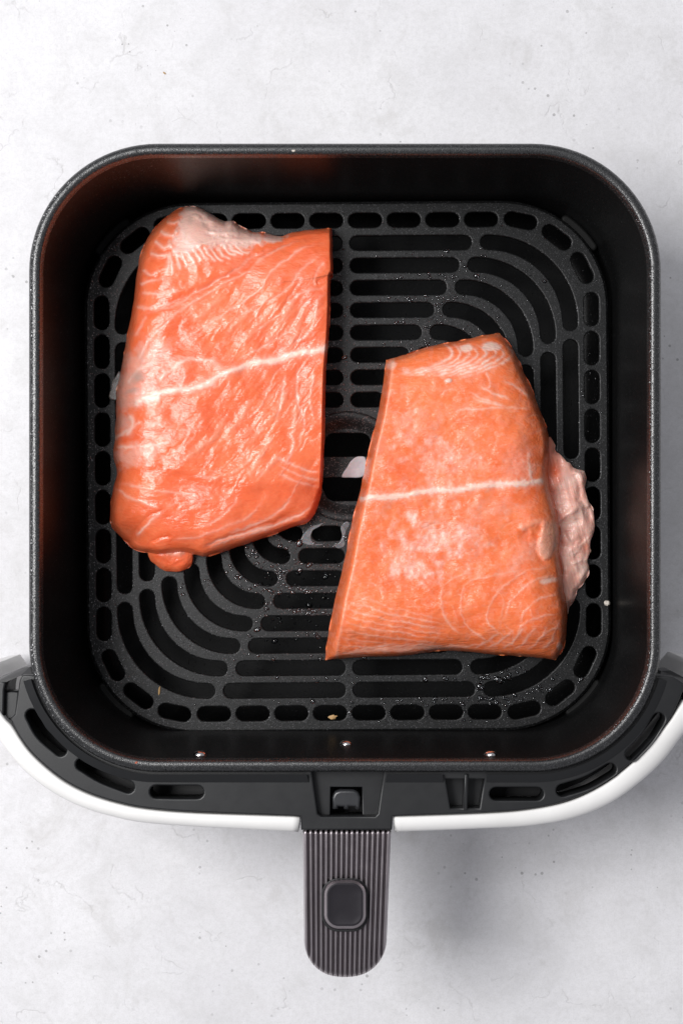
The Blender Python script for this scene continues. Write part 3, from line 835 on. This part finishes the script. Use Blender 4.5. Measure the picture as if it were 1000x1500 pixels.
# ---- the wet fillet
def build_wet():
    t = catmull([(264, 304), (275, 302), (290, 303), (305, 310), (318, 318), (330, 324), (340, 323), (352, 331), (370, 339), (386, 340), (400, 344), (413, 345), (425, 341), (445, 337), (468, 335), (486, 334)], 6)
    r = catmull([(486, 334), (487, 352), (487, 372), (488, 390), (487, 402), (484, 405), (483.5, 450), (481, 500), (477.5, 540), (476, 590), (475, 640), (473, 690), (471, 722)], 6)
    b = catmull([(186, 796), (195, 804), (206, 808), (218, 810), (232, 813), (252, 811), (270, 810), (283, 812), (297, 816), (312, 813), (340, 804), (370, 794), (400, 783), (430, 772), (452, 764), (463, 748), (471, 722)], 6)
    l = catmull([(264, 304), (252, 311), (240, 321), (225, 336), (213, 355), (204, 380), (199, 410), (196, 440), (190, 472), (183, 510), (176, 548), (170, 575), (170, 600), (168, 640), (166, 668), (171, 690), (166, 714), (163, 732), (161, 752), (163, 769), (172, 782), (186, 796)], 6)
    X, Y = patch(jit_edge(t, 1.5, 11, 1), jit_edge(r, .8, 12, 9), jit_edge(b, 1.4, 14, 2), jit_edge(l, 1.3, 14, 3), 300, 460)
    X[:, -6:] += 0
    dt, _, _ = seg_dist(X, Y, t[::3]); dr, _, _ = seg_dist(X, Y, r[::3]); db, _, _ = seg_dist(X, Y, b[::3]); dl, _, _ = seg_dist(X, Y, l[::3])
    L = Layers(X, Y, 140, 280, 2.632)
    T = 0.0195
    form = qround(dr, 5) * (0.30 + 0.70 * qround(dl, 62)) * (0.34 + 0.66 * qround(db, 85)) * (0.42 + 0.58 * qround(dt, 75))
    # edges themselves
    form *= (0.30 + 0.70 * qround(dl, 11)) * (0.35 + 0.65 * qround(db, 9)) * (0.35 + 0.65 * qround(dt, 9))
    Z = T * form
    # muscle seams
    thin = [
        [(830, 182), (740, 205), (650, 255), (560, 320), (470, 375), (380, 430), (270, 500), (160, 600)],
        [(895, 195), (800, 222), (720, 275), (660, 330), (640, 370), (560, 430), (420, 520), (300, 600)],
        [(890, 228), (800, 300), (745, 365), (700, 400), (600, 450), (500, 520)],
        [(700, 215), (590, 265), (480, 340), (380, 400), (300, 440), (200, 470), (155, 480)],
        [(885, 262), (850, 320), (835, 372)], [(900, 368), (830, 380), (760, 425), (690, 490), (600, 560)],
        [(885, 385), (850, 430), (835, 520), (780, 600)], [(860, 375), (800, 450), (740, 540), (640, 600), (520, 660)],
        [(545, 1160), (530, 1210), (480, 1262), (400, 1300)], [(655, 1168), (605, 1240), (520, 1290), (400, 1330), (280, 1350)],
        [(760, 1160), (722, 1222), (640, 1272), (490, 1330)], [(862, 1168), (800, 1232), (700, 1282), (560, 1322), (400, 1372)],
        [(850, 1200), (780, 1250), (660, 1300), (520, 1345), (420, 1385)],
        [(260, 1225), (215, 1270), (150, 1335)], [(66, 1140), (140, 1185), (250, 1225)], [(75, 1120), (200, 1150), (330, 1165), (430, 1180)],
        [(690, 1020), (800, 1070), (870, 1086)], [(700, 1050), (790, 1098), (870, 1122)], [(690, 1078), (770, 1120), (868, 1145)],
        [(740, 930), (765, 960), (745, 1030), (720, 1060)], [(200, 470), (175, 520), (150, 560)], [(340, 440), (250, 530), (190, 610), (160, 680)],
        [(860, 690), (830, 780), (840, 900)], [(785, 660), (775, 780), (800, 900), (780, 1000)], [(735, 700), (715, 800), (690, 900)],
    ]
    for s in thin: L.stroke(s, 1.9, 'fat', random.uniform(.30, .62), random.choice((.0003, -.0004, -.0003)), fade=.2)
    for s in [[(820, 420), (790, 500), (765, 570), (725, 650)], [(775, 420), (730, 480), (690, 545), (640, 600)], [(700, 430), (640, 500), (600, 550), (545, 600)],
              [(610, 430), (570, 480), (520, 530), (480, 580)], [(745, 740), (715, 830), (650, 905), (555, 1005)], [(690, 930), (650, 990), (590, 1120)],
              [(650, 960), (600, 1030), (520, 1085), (400, 1122)], [(790, 800), (765, 880), (770, 960)], [(850, 420), (840, 500), (800, 560)],
              [(720, 1000), (670, 1060), (620, 1110)], [(515, 850), (470, 930), (380, 1010), (330, 1060)], [(600, 800), (560, 880), (480, 970)],
              [(660, 830), (620, 900), (540, 960)], [(500, 400), (430, 460), (360, 510)]]:
        L.stroke(s, 4.2, 'pale', random.uniform(.25, .45), 0.00055, rag=.5, fade=.25)  # raised streaks, their wet highlights painted as paler flesh
    for k_ in range(26):
        u_ = k_ / 25; x0 = 880 - random.uniform(0, 330); y0 = 330 + 760 * u_ + random.uniform(-25, 25); ln = random.uniform(60, 170)
        L.stroke([(x0, y0), (x0 - ln * .35, y0 + ln * .32), (x0 - ln * .62, y0 + ln * .8), (x0 - ln * 1.0, y0 + ln * 1.15)], 1.15, 'fat', random.uniform(.14, .30), random.choice((-.0003, .0003)), fade=.3)
    # ragged ridges in between, along the grain
    g = fbm((X * .80 + Y * .60) / 9, (-X * .60 + Y * .80) / 55, 4); wet = sstep(190, 330, X) * sstep(360, 450, Y) * (1 - sstep(690, 730, Y))
    L.h += (g - .5) * 0.00075 * (0.15 + wet)
    # the white septum
    L.stroke([(150, 832), (180, 802), (240, 777), (300, 770), (380, 765), (430, 745), (480, 712), (540, 690), (600, 668), (660, 655), (720, 645), (780, 630), (840, 618), (905, 600)], 3.6, 'fat', 1.2, 0.0006, soft=.8, fade=.03, rag=.35)
    L.stroke([(450, 640), (475, 690), (500, 700)], 5, 'fat', .4)
    L.stroke([(150, 820), (200, 795), (260, 790)], 6, 'fat', 1.0, rag=.4)
    # fold lines
    L.crease([(900, 1150), (740, 1150), (560, 1148), (400, 1120), (250, 1078), (70, 1070)][::-1], 9, .0006, .0012, .32, 26)
    L.crease([(890, 165), (760, 190), (640, 250), (540, 310), (420, 375), (320, 415), (200, 470), (150, 500)][::-1], 5, .0010, .0, .55)
    L.crease([(400, 1385), (480, 1345), (600, 1300), (760, 1250)], 3.0, .0006, .0008, .4, 14)
    L.crease([(300, 1330), (215, 1345), (200, 1390)], 3.0, .0008, .0008, .4, 14)
    L.crease([(140, 1330), (185, 1265), (260, 1225)], 2.5, .0005, .0005, .3, 12)
    # belly membrane along the top edge with comb-like strands
    L.poly([(335, 60), (312, 140), (290, 235), (340, 245), (400, 232), (470, 225), (560, 225), (660, 205), (735, 178), (700, 160), (600, 150), (540, 105), (440, 60), (380, 40)], 'memb', .95, 9, .0004, 1.0)
    L.blob(410, 125, 70, 55, 'grey', .45, rag=.9, inner=0); L.blob(365, 80, 50, 20, 'grey', .35, 30); L.blob(520, 150, 90, 25, 'grey', .25, 20, rag=.9); L.blob(640, 180, 70, 18, 'deep', .5, 0)
    L.blob(340, 180, 45, 70, 'frost_sheen', .8, 10, rag=.9, inner=0); L.blob(470, 170, 60, 30, 'frost_sheen', .5, 20, rag=.9); L.blob(560, 200, 90, 20, 'pale', .6, -15, rag=.9)
    for s in [[(370, 85), (410, 110), (470, 118)], [(420, 150), (470, 165), (560, 160)], [(380, 215), (460, 190), (560, 190), (660, 190)], [(480, 100), (530, 130), (560, 145)], [(345, 70), (400, 75), (450, 95)]]: L.stroke(s, 3.5, 'fat', .5, .0011, rag=.5)
    L.stroke([(400, 95), (440, 140), (430, 180)], 5, None, 0, -.0010)
    for k_ in range(12):
        x0 = 290 + 21 * k_; y0 = 238 - 3 * k_
        ln = 80 - 3 * k_ + random.uniform(-12, 12)
        L.stroke([(x0, y0 - 12), (x0 + 6 + 3 * k_, y0 + ln * .45), (x0 + 14 + 6.5 * k_, y0 + ln * (.95 - .02 * k_)), ], 1.9, 'fat', .85, .00025, fade=.15)
    L.stroke([(290, 240), (282, 290), (272, 330)], 2.0, 'fat', .7)
    # belly steps on the top left shoulder
    for a, b_, c_ in [((270, 115), (300, 122), (330, 110)), ((245, 150), (285, 165), (318, 150)), ((225, 190), (265, 212), (300, 200)), ((205, 240), (250, 250), (292, 235)), ((175, 300), (215, 318), (255, 300))]:
        L.stroke([a, b_, c_], 2.4, 'fat', .6, .0008); L.stroke([(a[0], a[1] + 18), (b_[0], b_[1] + 18), (c_[0], c_[1] + 18)], 4, 'deep', .4, -.0007)
    for s in [[(165, 360), (200, 350), (270, 330)], [(155, 440), (210, 455), (290, 430)], [(170, 390), (240, 400), (330, 380)]]: L.stroke(s, 2.2, 'fat', .5, .0002, rag=.4)
    # greyish membrane on the left flank
    L.poly([(150, 590), (240, 560), (300, 600), (280, 690), (230, 770), (160, 850), (120, 880), (60, 800), (80, 690)], 'memb', .42, 22, rag=1.0)
    L.blob(110, 740, 75, 190, 'grey', .38, 12, rag=.8, inner=0)
    L.blob(165, 715, 70, 34, 'grey', .7, -38, inner=0); L.blob(140, 770, 60, 24, 'grey', .65, -20, inner=0); L.blob(100, 850, 45, 110, 'grey', .4, 8, inner=0, rag=.8); L.blob(120, 900, 50, 60, 'memb', .5, inner=0)
    L.poly([(70, 1000), (140, 975), (260, 970), (290, 1000), (220, 1045), (110, 1070), (70, 1060)], 'memb', .45, 14, rag=1.0)
    for s in [[(60, 960), (140, 920), (180, 880)], [(70, 985), (150, 985), (300, 965)], [(240, 740), (290, 690), (360, 650), (480, 660)], [(135, 860), (150, 900), (120, 950)], [(120, 750), (170, 690), (230, 660)]]:
        L.stroke(s, 2.6, 'fat', .65, .0002, rag=.4)
    L.blob(330, 720, 110, 32, 'deep', .5, -10); L.blob(240, 930, 120, 30, 'deep', .55, 8); L.blob(130, 950, 60, 20, 'deep', .7, -8); L.blob(330, 1090, 170, 22, 'deep', .5, 10)
    L.blob(230, 620, 90, 130, 'pale', .15, 10, rag=.8); L.blob(230, 900, 80, 130, 'pale', .12, -10, rag=.8)  # pale patches: window reflection on the flank painted into the colour
    # broken cut at the right edge
    for s in [[(895, 330), (870, 340), (850, 350)]]: L.crease(s, 2.5, .001, 0, .5)
    big = fbm(X / 70 + 3, Y / 70 + 8, 3) - .5; mid = fbm(X / 24 + 13, Y / 24 + 5, 3) - .5
    edge = sstep(0, 14, np.minimum(np.minimum(dl, dr), np.minimum(dt, db)))
    Z = Z + (L.h * .6 + big * .0034 + mid * .0009) * (0.15 + 0.85 * edge)
    Z = np.maximum(Z, .0022) + ZF
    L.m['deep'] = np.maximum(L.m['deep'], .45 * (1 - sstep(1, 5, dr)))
    root = empty('salmon_fillet', P(325, 575, ZF))
    tag(root, 'wet glossy salmon fillet with one unbroken white fat line and pale belly skin corner', 'salmon fillet', 'salmon fillets on the crisper plate')
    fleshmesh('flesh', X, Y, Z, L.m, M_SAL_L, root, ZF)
    # hanging orange flap
    t2 = catmull([(217, 803), (228, 800), (250, 800), (272, 803), (283, 812)], 5); r2 = catmull([(283, 812), (282.5, 820), (281, 827)], 4)
    b2 = catmull([(221, 822), (232, 831), (246, 837), (260, 838), (272, 835), (281, 827)], 5); l2 = catmull([(217, 803), (217, 813), (221, 822)], 4)
    X2, Y2 = patch(t2, r2, jit_edge(b2, 1.4, 9, 4), l2, 80, 50)
    L2 = Layers(X2, Y2, 140, 280, 2.632); bd = np.vstack([r2, b2[::-1], l2[::-1]])
    d2, _, _ = seg_dist(X2, Y2, bd)
    dB, _, _ = seg_dist(X2, Y2, b2)
    L2.stroke([(240, 1385), (290, 1400), (350, 1390)], 3, 'fat', .35, .0003); L2.stroke([(250, 1420), (300, 1440), (350, 1420)], 2.2, 'deep', .4, -.0002)
    Z2 = ZF + .0012 + .0052 * qround(dB, 30) * (.4 + .6 * qround(d2, 9)) + L2.h + .0012 * (fbm(X2 / 12, Y2 / 12, 3) - .5)
    tag(fleshmesh('flap', X2, Y2, Z2, L2.m, M_SAL_L, root, ZF), 'small orange flap of flesh hanging from the fillet corner')
    # thin grey membrane sticking out on the left
    lp = [(176, 545), (169, 552), (164, 560), (163, 570), (160, 577), (161, 584), (170, 586), (178, 584)]
    slab('membrane_scrap', loopz(list(map(tuple, catmull(lp, 4, True))), ZF + .002), [], ZF + .0022, .0010, .0004, M_SKIN, root, 2)
    return root
build_wet()

# ---- the frosted fillet
def build_frosted():
    K = 2.3255
    q = lambda pts: [(460 + a / K, 470 + b / K) for a, b in pts]
    t = catmull(q([(245, 133), (270, 126), (320, 112), (380, 90), (450, 75), (520, 62), (580, 48), (630, 42)]), 6)
    r = catmull(q([(630, 42), (660, 72), (690, 120), (715, 180), (745, 240), (770, 310), (793, 370), (800, 430), (797, 510), (806, 580), (826, 650), (838, 720), (834, 785), (845, 850), (850, 920), (862, 980), (860, 1050), (850, 1110), (822, 1156)]), 6)
    b = catmull(q([(38, 1156), (100, 1150), (200, 1145), (300, 1141), (360, 1134), (420, 1124), (470, 1124), (540, 1130), (620, 1138), (700, 1143), (770, 1149), (822, 1156)]), 6)
    l = catmull(q([(245, 133), (236, 200), (216, 320), (186, 440), (160, 560), (130, 680), (100, 830), (75, 930), (52, 1050), (42, 1100), (38, 1156)]), 6)
    X, Y = patch(jit_edge(t, 1.4, 13, 5), jit_edge(r, 1.6, 14, 6), jit_edge(b, 1.2, 13, 7), jit_edge(l, 1.3, 12, 8), 320, 430)
    dt, _, _ = seg_dist(X, Y, t[::3]); dr, _, _ = seg_dist(X, Y, r[::3]); db, _, _ = seg_dist(X, Y, b[::3]); dl, _, _ = seg_dist(X, Y, l[::3])
    L = Layers(X, Y, 460, 470, K)
    T = 0.0245
    cutw = 11 + 6 * sstep(520, 960, Y)
    form = (.16 + .84 * np.sin(np.clip(dl / cutw, 0, 1) * math.pi / 2) ** .85) * (.40 + .60 * qround(dr, 60)) * (.30 + .70 * qround(db, 70)) * (.45 + .55 * qround(dt, 70))
    form *= (.35 + .65 * qround(dr, 10)) * (.40 + .60 * qround(db, 6)) * (.45 + .55 * qround(dt, 7))
    Z = T * form
    cutline = sstep(0, 2, dl) * np.exp(-((dl - cutw) / 2.2) ** 2)
    L.m['pale'] = np.maximum(L.m['pale'], .38 * cutline)
    # wavy belly seams at the top
    for k_ in range(8):
        x0 = 455 + 29 * k_
        L.stroke([(x0 - 26, 70), (x0 + 8, 96), (x0 + 10, 118), (x0 - 30, 146), (x0 - 95, 166 + k_), (x0 - 180, 188 + 2 * k_)], 2.0, 'fat', .85 - .05 * abs(k_ - 4), .0003, fade=.22)
    L.blob(520, 95, 30, 18, 'fat', .9); L.blob(600, 88, 42, 18, 'fat', .95); L.blob(262, 150, 22, 22, 'fat', .5); L.blob(310, 170, 30, 18, 'frost_sheen', .6)
    L.blob(456, 203, 15, 10, 'fat', 1.1, h=.0008, rag=.2)
    for s in [[(560, 210), (600, 245), (690, 275)], [(520, 255), (620, 285), (745, 300)], [(470, 300), (600, 298), (750, 292)], [(580, 165), (600, 215), (580, 240)], [(640, 200), (700, 230), (735, 262)],
              [(520, 240), (570, 262), (650, 292)]]:
        L.stroke(s, 1.7, 'fat', .5, .0002, fade=.25)
    L.stroke([(725, 440), (735, 500), (738, 545)], 2.2, 'fat', .6, .0002, rag=.6)
    # septum, blotchy
    L.stroke([(150, 602), (250, 598), (330, 590), (400, 580), (470, 575), (520, 572), (580, 562), (640, 560), (700, 553), (760, 545), (785, 548)], 3.1, 'fat', 1.3, .0005, soft=.85, fade=.02, rag=.45)
    L.m['fat'] *= np.clip(.30 + 1.6 * fbm(X / 9, Y / 6 + 40, 3), 0, 1.15)
    for x, y, rx in [(190, 598, 26), (270, 597, 28), (340, 588, 24), (440, 580, 20), (530, 572, 34), (600, 560, 26), (690, 553, 32), (765, 545, 20)]: L.blob(x, y, rx, 13, 'fat', 1.0, -4, h=.0003, rag=.35)
    # lower seams
    low = [[(845, 868), (760, 880), (700, 925), (655, 985), (650, 1030)], [(832, 838), (740, 850), (645, 905), (592, 975), (600, 1040), (680, 1100)],
           [(740, 848), (640, 862), (540, 885), (495, 950), (515, 1030), (580, 1085), (650, 1110)], [(560, 850), (470, 880), (430, 940), (450, 1020), (520, 1080)],
           [(840, 1000), (760, 1010), (700, 1050), (690, 1100)], [(845, 930), (780, 945), (720, 985), (700, 1040)], [(850, 1050), (790, 1060), (760, 1100)]]
    for s in low: L.stroke(s, 1.3, 'fat', .36, .00022, fade=.2)
    for k_ in range(9):
        y0 = 930 + 24 * k_
        L.stroke([(85 - 4 * k_, y0), (170, y0 + 18), (270, y0 + 48 - 3 * k_), (380, y0 + 75 - 6 * k_), (470, y0 + 88 - 8 * k_)], 1.3, 'fat', random.uniform(.22, .45), .00016, fade=.25)
    for k_ in range(6):
        L.stroke([(60 + 30 * k_, 1138 - 2 * k_), (180 + 50 * k_, 1120 - k_), (300 + 60 * k_, 1098)], 1.4, 'fat', .5, .00015, fade=.2)
        L.stroke([(540 + 45 * k_, 1122), (580 + 45 * k_, 1095), (640 + 40 * k_, 1060 - 8 * k_)], 1.4, 'fat', .45, .00015, fade=.2)
    L.blob(795, 885, 45, 14, 'fat', .8, -6); L.blob(835, 1110, 14, 20, 'fat', .7)
    for k_ in range(22):
        x0 = random.uniform(150, 760); y0 = random.uniform(200, 1050); ln = random.uniform(50, 150); a_ = random.uniform(-.5, .5) + (0.9 if y0 > 850 else -.3)
        L.stroke([(x0, y0), (x0 + ln * .5 * math.cos(a_), y0 + ln * .5 * math.sin(a_)), (x0 + ln * math.cos(a_ + .35), y0 + ln * math.sin(a_ + .35))], 1.1, 'fat', random.uniform(.10, .22), random.choice((-.0003, .0002)), fade=.3)
    # folds along the bottom
    L.crease([(70, 1075), (200, 1092), (330, 1112), (420, 1118), (520, 1098), (640, 1085), (780, 1090), (850, 1100)], 9, .0006, .0010, .28, 22)
    # raised torn scrap near the right edge, its shadow painted darker to the left
    L.blob(795, 745, 42, 88, 'pale', .75, 8, h=.0018, rag=.35, inner=.6); L.blob(722, 735, 26, 45, 'deep', .6, -10, h=-.0012, inner=.1); L.stroke([(705, 720), (725, 692), (765, 682), (800, 695)], 5, 'pale', .45, .0012)
    L.stroke([(748, 720), (764, 770), (785, 830)], 5, 'deep', .3, -.0008)
    # pale frosting, with the broad surface sheen painted into the colour
    L.blob(400, 740, 190, 150, 'frost_sheen', .85, 20, rag=1.0, inner=.0); L.blob(345, 840, 110, 55, 'frost_sheen', .95, 0, rag=.9, inner=.1); L.blob(410, 470, 170, 160, 'frost_sheen', .60, 0, rag=1.1, inner=.0)
    L.blob(520, 750, 90, 70, 'frost_sheen', .7, -30, rag=.9, inner=.1); L.blob(330, 380, 150, 90, 'frost_sheen', .42, -30, rag=1.1, inner=0); L.blob(700, 470, 90, 140, 'frost_sheen', .38, 0, rag=1.1, inner=0)
    L.blob(720, 800, 130, 60, 'frost_sheen', .45, -30, rag=1.1, inner=0); L.blob(600, 640, 140, 60, 'frost_sheen', .40, 0, rag=1.1, inner=0)
    fl = fbm(X / 6, Y / 6, 4); L.m['frost_sheen'] = np.maximum(L.m['frost_sheen'] * (.55 + .9 * (fl - .25)), .12 * (fl > .56))
    L.h += L.m['frost_sheen'] * (fbm(X / 5, Y / 5, 3) - .5) * .0010
    L.blob(560, 330, 170, 50, 'deep', .4, 8); L.blob(300, 890, 200, 50, 'deep', .5, 6); L.blob(640, 900, 110, 80, 'deep', .35); L.blob(200, 700, 60, 40, 'deep', .25)
    big = fbm(X / 80 + 23, Y / 80 + 28, 3) - .5; mid = fbm(X / 26 + 53, Y / 26 + 45, 3) - .5
    edge = sstep(0, 16, np.minimum(np.minimum(dl, dr), np.minimum(dt, db)))
    Z = Z + (L.h * .6 + big * .0032 + mid * .0012) * (.12 + .88 * edge)
    Z = np.maximum(Z, .0025) + ZF
    root = empty('salmon_fillet', P(660, 740, ZF))
    tag(root, 'frosty salmon fillet with a patchy white fat line and pale membrane beneath one edge', 'salmon fillet', 'salmon fillets on the crisper plate')
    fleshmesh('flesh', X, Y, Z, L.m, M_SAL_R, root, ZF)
    # pale belly membrane spreading out from beneath
    k5 = 5.767; w = lambda pts: [(780 + a / k5, 640 + b_ / k5) for a, b_ in pts]
    r3 = catmull(w([(150, 0), (183, 60), (188, 125), (240, 150), (320, 222), (350, 260), (425, 285), (455, 345), (450, 440), (480, 560), (515, 640), (525, 760), (498, 860), (487, 960), (468, 1050), (475, 1120), (440, 1220), (370, 1300), (357, 1380), (310, 1430), (295, 1500)]), 6)
    l3 = catmull(w([(60, 0), (70, 300), (110, 600), (140, 900), (170, 1200), (200, 1500)]), 8)
    t3 = np.array([l3[0], r3[0]]); b3 = np.array([l3[-1], r3[-1]])
    X3, Y3 = patch(t3, jit_edge(r3, 2.6, 11, 11), b3, l3, 110, 240)
    L3 = Layers(X3, Y3, 780, 640, k5); d3, _, _ = seg_dist(X3, Y3, r3[::2])
    L3.m['memb'] += .30 + .6 * sstep(4, 40, X3 - 790 - .045 * (Y3 - 640)) * (.5 + fbm(X3 / 9, Y3 / 16, 3))
    L3.h += .0006 * (fbm((X3 - Y3 * .25) / 5, Y3 / 30, 3) - .5)
    L3.blob(200, 260, 70, 110, 'deep', .0); L3.m['memb'] -= .55 * np.exp(-(((X3 - 812) / 9) ** 2 + ((Y3 - 690) / 16) ** 2))
    L3.m['memb'] -= .5 * np.exp(-(((X3 - 857) / 9) ** 2 + ((Y3 - 800) / 9) ** 2))
    L3.blob(400, 330, 60, 70, 'fat', .8, 20); L3.blob(330, 690, 110, 55, 'fat', .6, -30, rag=.9); L3.blob(430, 1140, 45, 90, 'fat', .8, 20); L3.blob(240, 480, 40, 130, 'frost_sheen', .4, 8)
    L3.blob(270, 800, 60, 60, 'deep', .5, inner=0); L3.blob(390, 560, 50, 80, 'pale', .5, inner=0); L3.blob(290, 1080, 60, 70, 'grey', .2, inner=0); L3.blob(430, 930, 60, 60, 'deep', .6, inner=0)
    L3.stroke([(320, 1000), (400, 930), (480, 850)], 3, 'fat', .7, .0006, rag=.5); L3.stroke([(300, 780), (330, 860), (380, 900)], 3, 'deep', .4, -.0010); L3.stroke([(330, 1080), (400, 1040), (470, 1030)], 3, 'fat', .7, .0008)
    L3.stroke([(230, 690), (330, 640), (430, 560), (470, 600)], 5, None, 0, .0014); L3.stroke([(240, 700), (300, 740), (420, 700)], 5, None, 0, -.0010); L3.stroke([(350, 300), (400, 420), (380, 560)], 4, None, 0, -.0009)
    Z3 = ZF + .0014 + .0042 * qround(d3, 30) * (.5 + .5 * qround(d3, 7)) + L3.h + .0040 * (fbm(X3 / 22, Y3 / 22, 2) - .5) * sstep(0, 8, d3)
    Z3 = np.maximum(Z3, ZF + .0012)
    tag(fleshmesh('belly_membrane', X3, Y3, Z3, L3.m, M_SAL_L, root, ZF), 'crumpled pale pink membrane beside the fillet')
    return root
build_frosted()

# ------------------------------------------------------------------ juices, water and crumbs on the plate
def film(name, pts, z, h, mat, k=1.0, o=(0, 0)):
    c = list(map(tuple, catmull([(o[0] + a / k, o[1] + b / k) for a, b in pts], 5, True)))
    return slab(name, loopz(c, z), [], z + h, h, h * .8, mat, None, 3)
o = film('protein_smear', [(470, 660), (485, 612), (520, 562), (550, 512), (600, 467), (650, 456), (700, 470), (715, 560), (690, 640), (640, 664), (550, 664)], ZPL - .0036, .0007, M_FILM, 6.667, (430, 600))
recentre(o); tag(o, 'white protein smear on the plate centre bar between the two fillets', 'smear')
for pts, lab in (([(441, 790), (448, 778), (456, 771), (466, 768), (474, 766), (468, 771), (458, 777), (455, 787), (460, 796), (474, 797), (462, 799), (447, 797)], 'milky puddle wrapped round the left end of a short plate slot'),
                 ([(499, 772), (507, 764), (512, 768), (507, 778), (504, 788), (505, 798), (497, 803), (488, 799), (497, 794), (501, 785)], 'milky puddle between a short plate slot and the frosted fillet')):
    o = film('juice_puddle', pts, ZPL, .00035, M_MILK); recentre(o); tag(o, lab, 'puddle')

def crumb(name, px, py, z, sx, sy, rot, mat, lab, cat='crumb'):
    bm = bmesh.new(); bmesh.ops.create_icosphere(bm, subdivisions=2, radius=1)
    cr, sr = math.cos(rot), math.sin(rot); d = (CAMZ - z) / F
    for v in bm.verts:
        j = 1 + random.uniform(-.28, .28)
        x, y, w_ = v.co.x * sx * j * d, v.co.y * sy * j * d, v.co.z * min(sx, sy) * d * .7 * j
        v.co = (x * cr - y * sr, x * sr + y * cr, w_)
    me = bpy.data.meshes.new(name); bm.to_mesh(me); bm.free(); me.materials.append(mat)
    o = bpy.data.objects.new(name, me); link(o)
    zmin = min(v.co.z for v in me.vertices)
    for v in me.vertices: v.co.z -= zmin
    o.location = P(px, py, z)
    return tag(o, lab, cat)
crumb('food_crumb', 233.5, 1012, ZPL, 1.6, 7, -.12, M_TAN, 'thin tan sliver on the plate corner away from the salmon')
crumb('food_crumb', 487, 1050, ZPL - .0005, 6.5, 3.2, .05, M_TAN, 'brown flake on the edge of a slot by the handle side')
crumb('food_crumb', 888, 883, ZPL, 3.8, 4.2, .4, M_PALE, 'pale beige crumb on the plate rim beside the pale membrane')
crumb('food_crumb', 200, 1117, RIM - .0005, 2.0, 1.8, .4, M_RED, 'tiny rust-coloured crumb on the drawer rim corner')
crumb('food_crumb', 241, 107, 0, 1.0, 2.6, .9, M_TAN, 'tiny tan shred on the bare tabletop behind the drawer')
crumb('food_crumb', 430, 221, RIM - .0002, 2.6, 1.4, .1, M_PALE, 'pale speck on the back rim of the drawer')
crumb('food_crumb', 655, 557, ZF + .0222, 3.2, 1.6, .1, M_PALE, 'small white fleck on top of the frosted salmon fillet')

def build_drops():
    verts, faces = [], []
    NA = 10
    def drop(px, py, z, r, asp, rot):
        d = (CAMZ - z) / F; cx, cy, _ = P(px, py, z); i0 = len(verts)
        for rr, hh in ((1.0, 0.0), (.97, .22), (.80, .48), (.45, .66)):
            for a in range(NA):
                t_ = 2 * math.pi * a / NA; w_ = 1 + .18 * math.sin(2 * t_ + rot * 3)
                x, y = r * rr * asp * math.cos(t_) * w_, r * rr * math.sin(t_) * w_
                verts.append((cx + (x * math.cos(rot) - y * math.sin(rot)) * d, cy + (x * math.sin(rot) + y * math.cos(rot)) * d, z + hh * r * d * .9))
        verts.append((cx, cy, z + .72 * r * d * .9)); tp = len(verts) - 1
        for k_ in range(3):
            for a in range(NA):
                b_ = (a + 1) % NA; faces.append((i0 + k_ * NA + a, i0 + k_ * NA + b_, i0 + (k_ + 1) * NA + b_, i0 + (k_ + 1) * NA + a))
        for a in range(NA): faces.append((i0 + 3 * NA + a, i0 + 3 * NA + (a + 1) % NA, tp))
        faces.append(tuple(i0 + a for a in range(NA - 1, -1, -1)))
    seg_np = [np.array(s) for s in slot_px]
    def near_slot(x, y):
        for s in seg_np:
            if abs(x - s[:, 0].mean()) > 120 or abs(y - s[:, 1].mean()) > 120: continue
            a = s[:-1]; dd = s[1:] - s[:-1]
            t_ = np.clip(((np.array([x, y]) - a) * dd).sum(1) / ((dd ** 2).sum(1) + 1e-9), 0, 1)
            if np.hypot(*(a + t_[:, None] * dd - (x, y)).T).min() < SW + 1.6: return True
        return False
    clusters = [(640, 430, 45, 40, 300, 1.3), (700, 470, 60, 60, 130, 1.0), (590, 500, 50, 60, 170, 1.2), (455, 870, 50, 60, 330, 1.9), (410, 900, 50, 50, 150, 1.6), (370, 830, 45, 28, 70, 2.1),
                (690, 1030, 90, 22, 240, 1.6), (740, 1010, 40, 25, 110, 1.8), (540, 1040, 90, 25, 110, 1.2), (860, 700, 25, 150, 160, 1.0), (560, 340, 140, 60, 150, .9), (500, 560, 25, 60, 70, 1.3), (250, 950, 90, 60, 60, .8)]
    for cx, cy, sx, sy, n, r0 in clusters:
        for _ in range(int(n * 1.35)):
            x, y = random.gauss(cx, sx), random.gauss(cy, sy)
            xr, yr = x - PCX, y - PCY
            if abs(xr) > 372 or abs(yr) > 376: continue
            if math.hypot(max(0, abs(xr) - 226), max(0, abs(yr) - 229)) > 145: continue
            if math.hypot(xr, yr) < dish_r + 4: continue
            rad = 0.9 * r0 * math.exp(random.gauss(0, .42))
            if near_slot(x, y):
                if random.random() < .25 and 380 < x < 520 and 790 < y < 980: drop(x, y, .0133, rad, random.uniform(.8, 1.5), random.uniform(0, 3))
                continue
            drop(x, y, ZPL + .00005, rad, random.uniform(.75, 1.7), random.uniform(0, 3.1))
    o = mesh_obj('water_droplets', verts, faces, M_WATER)
    tag(o, 'fine clear water droplets beaded over the black crisper plate', 'droplets', kind='stuff')
build_drops()
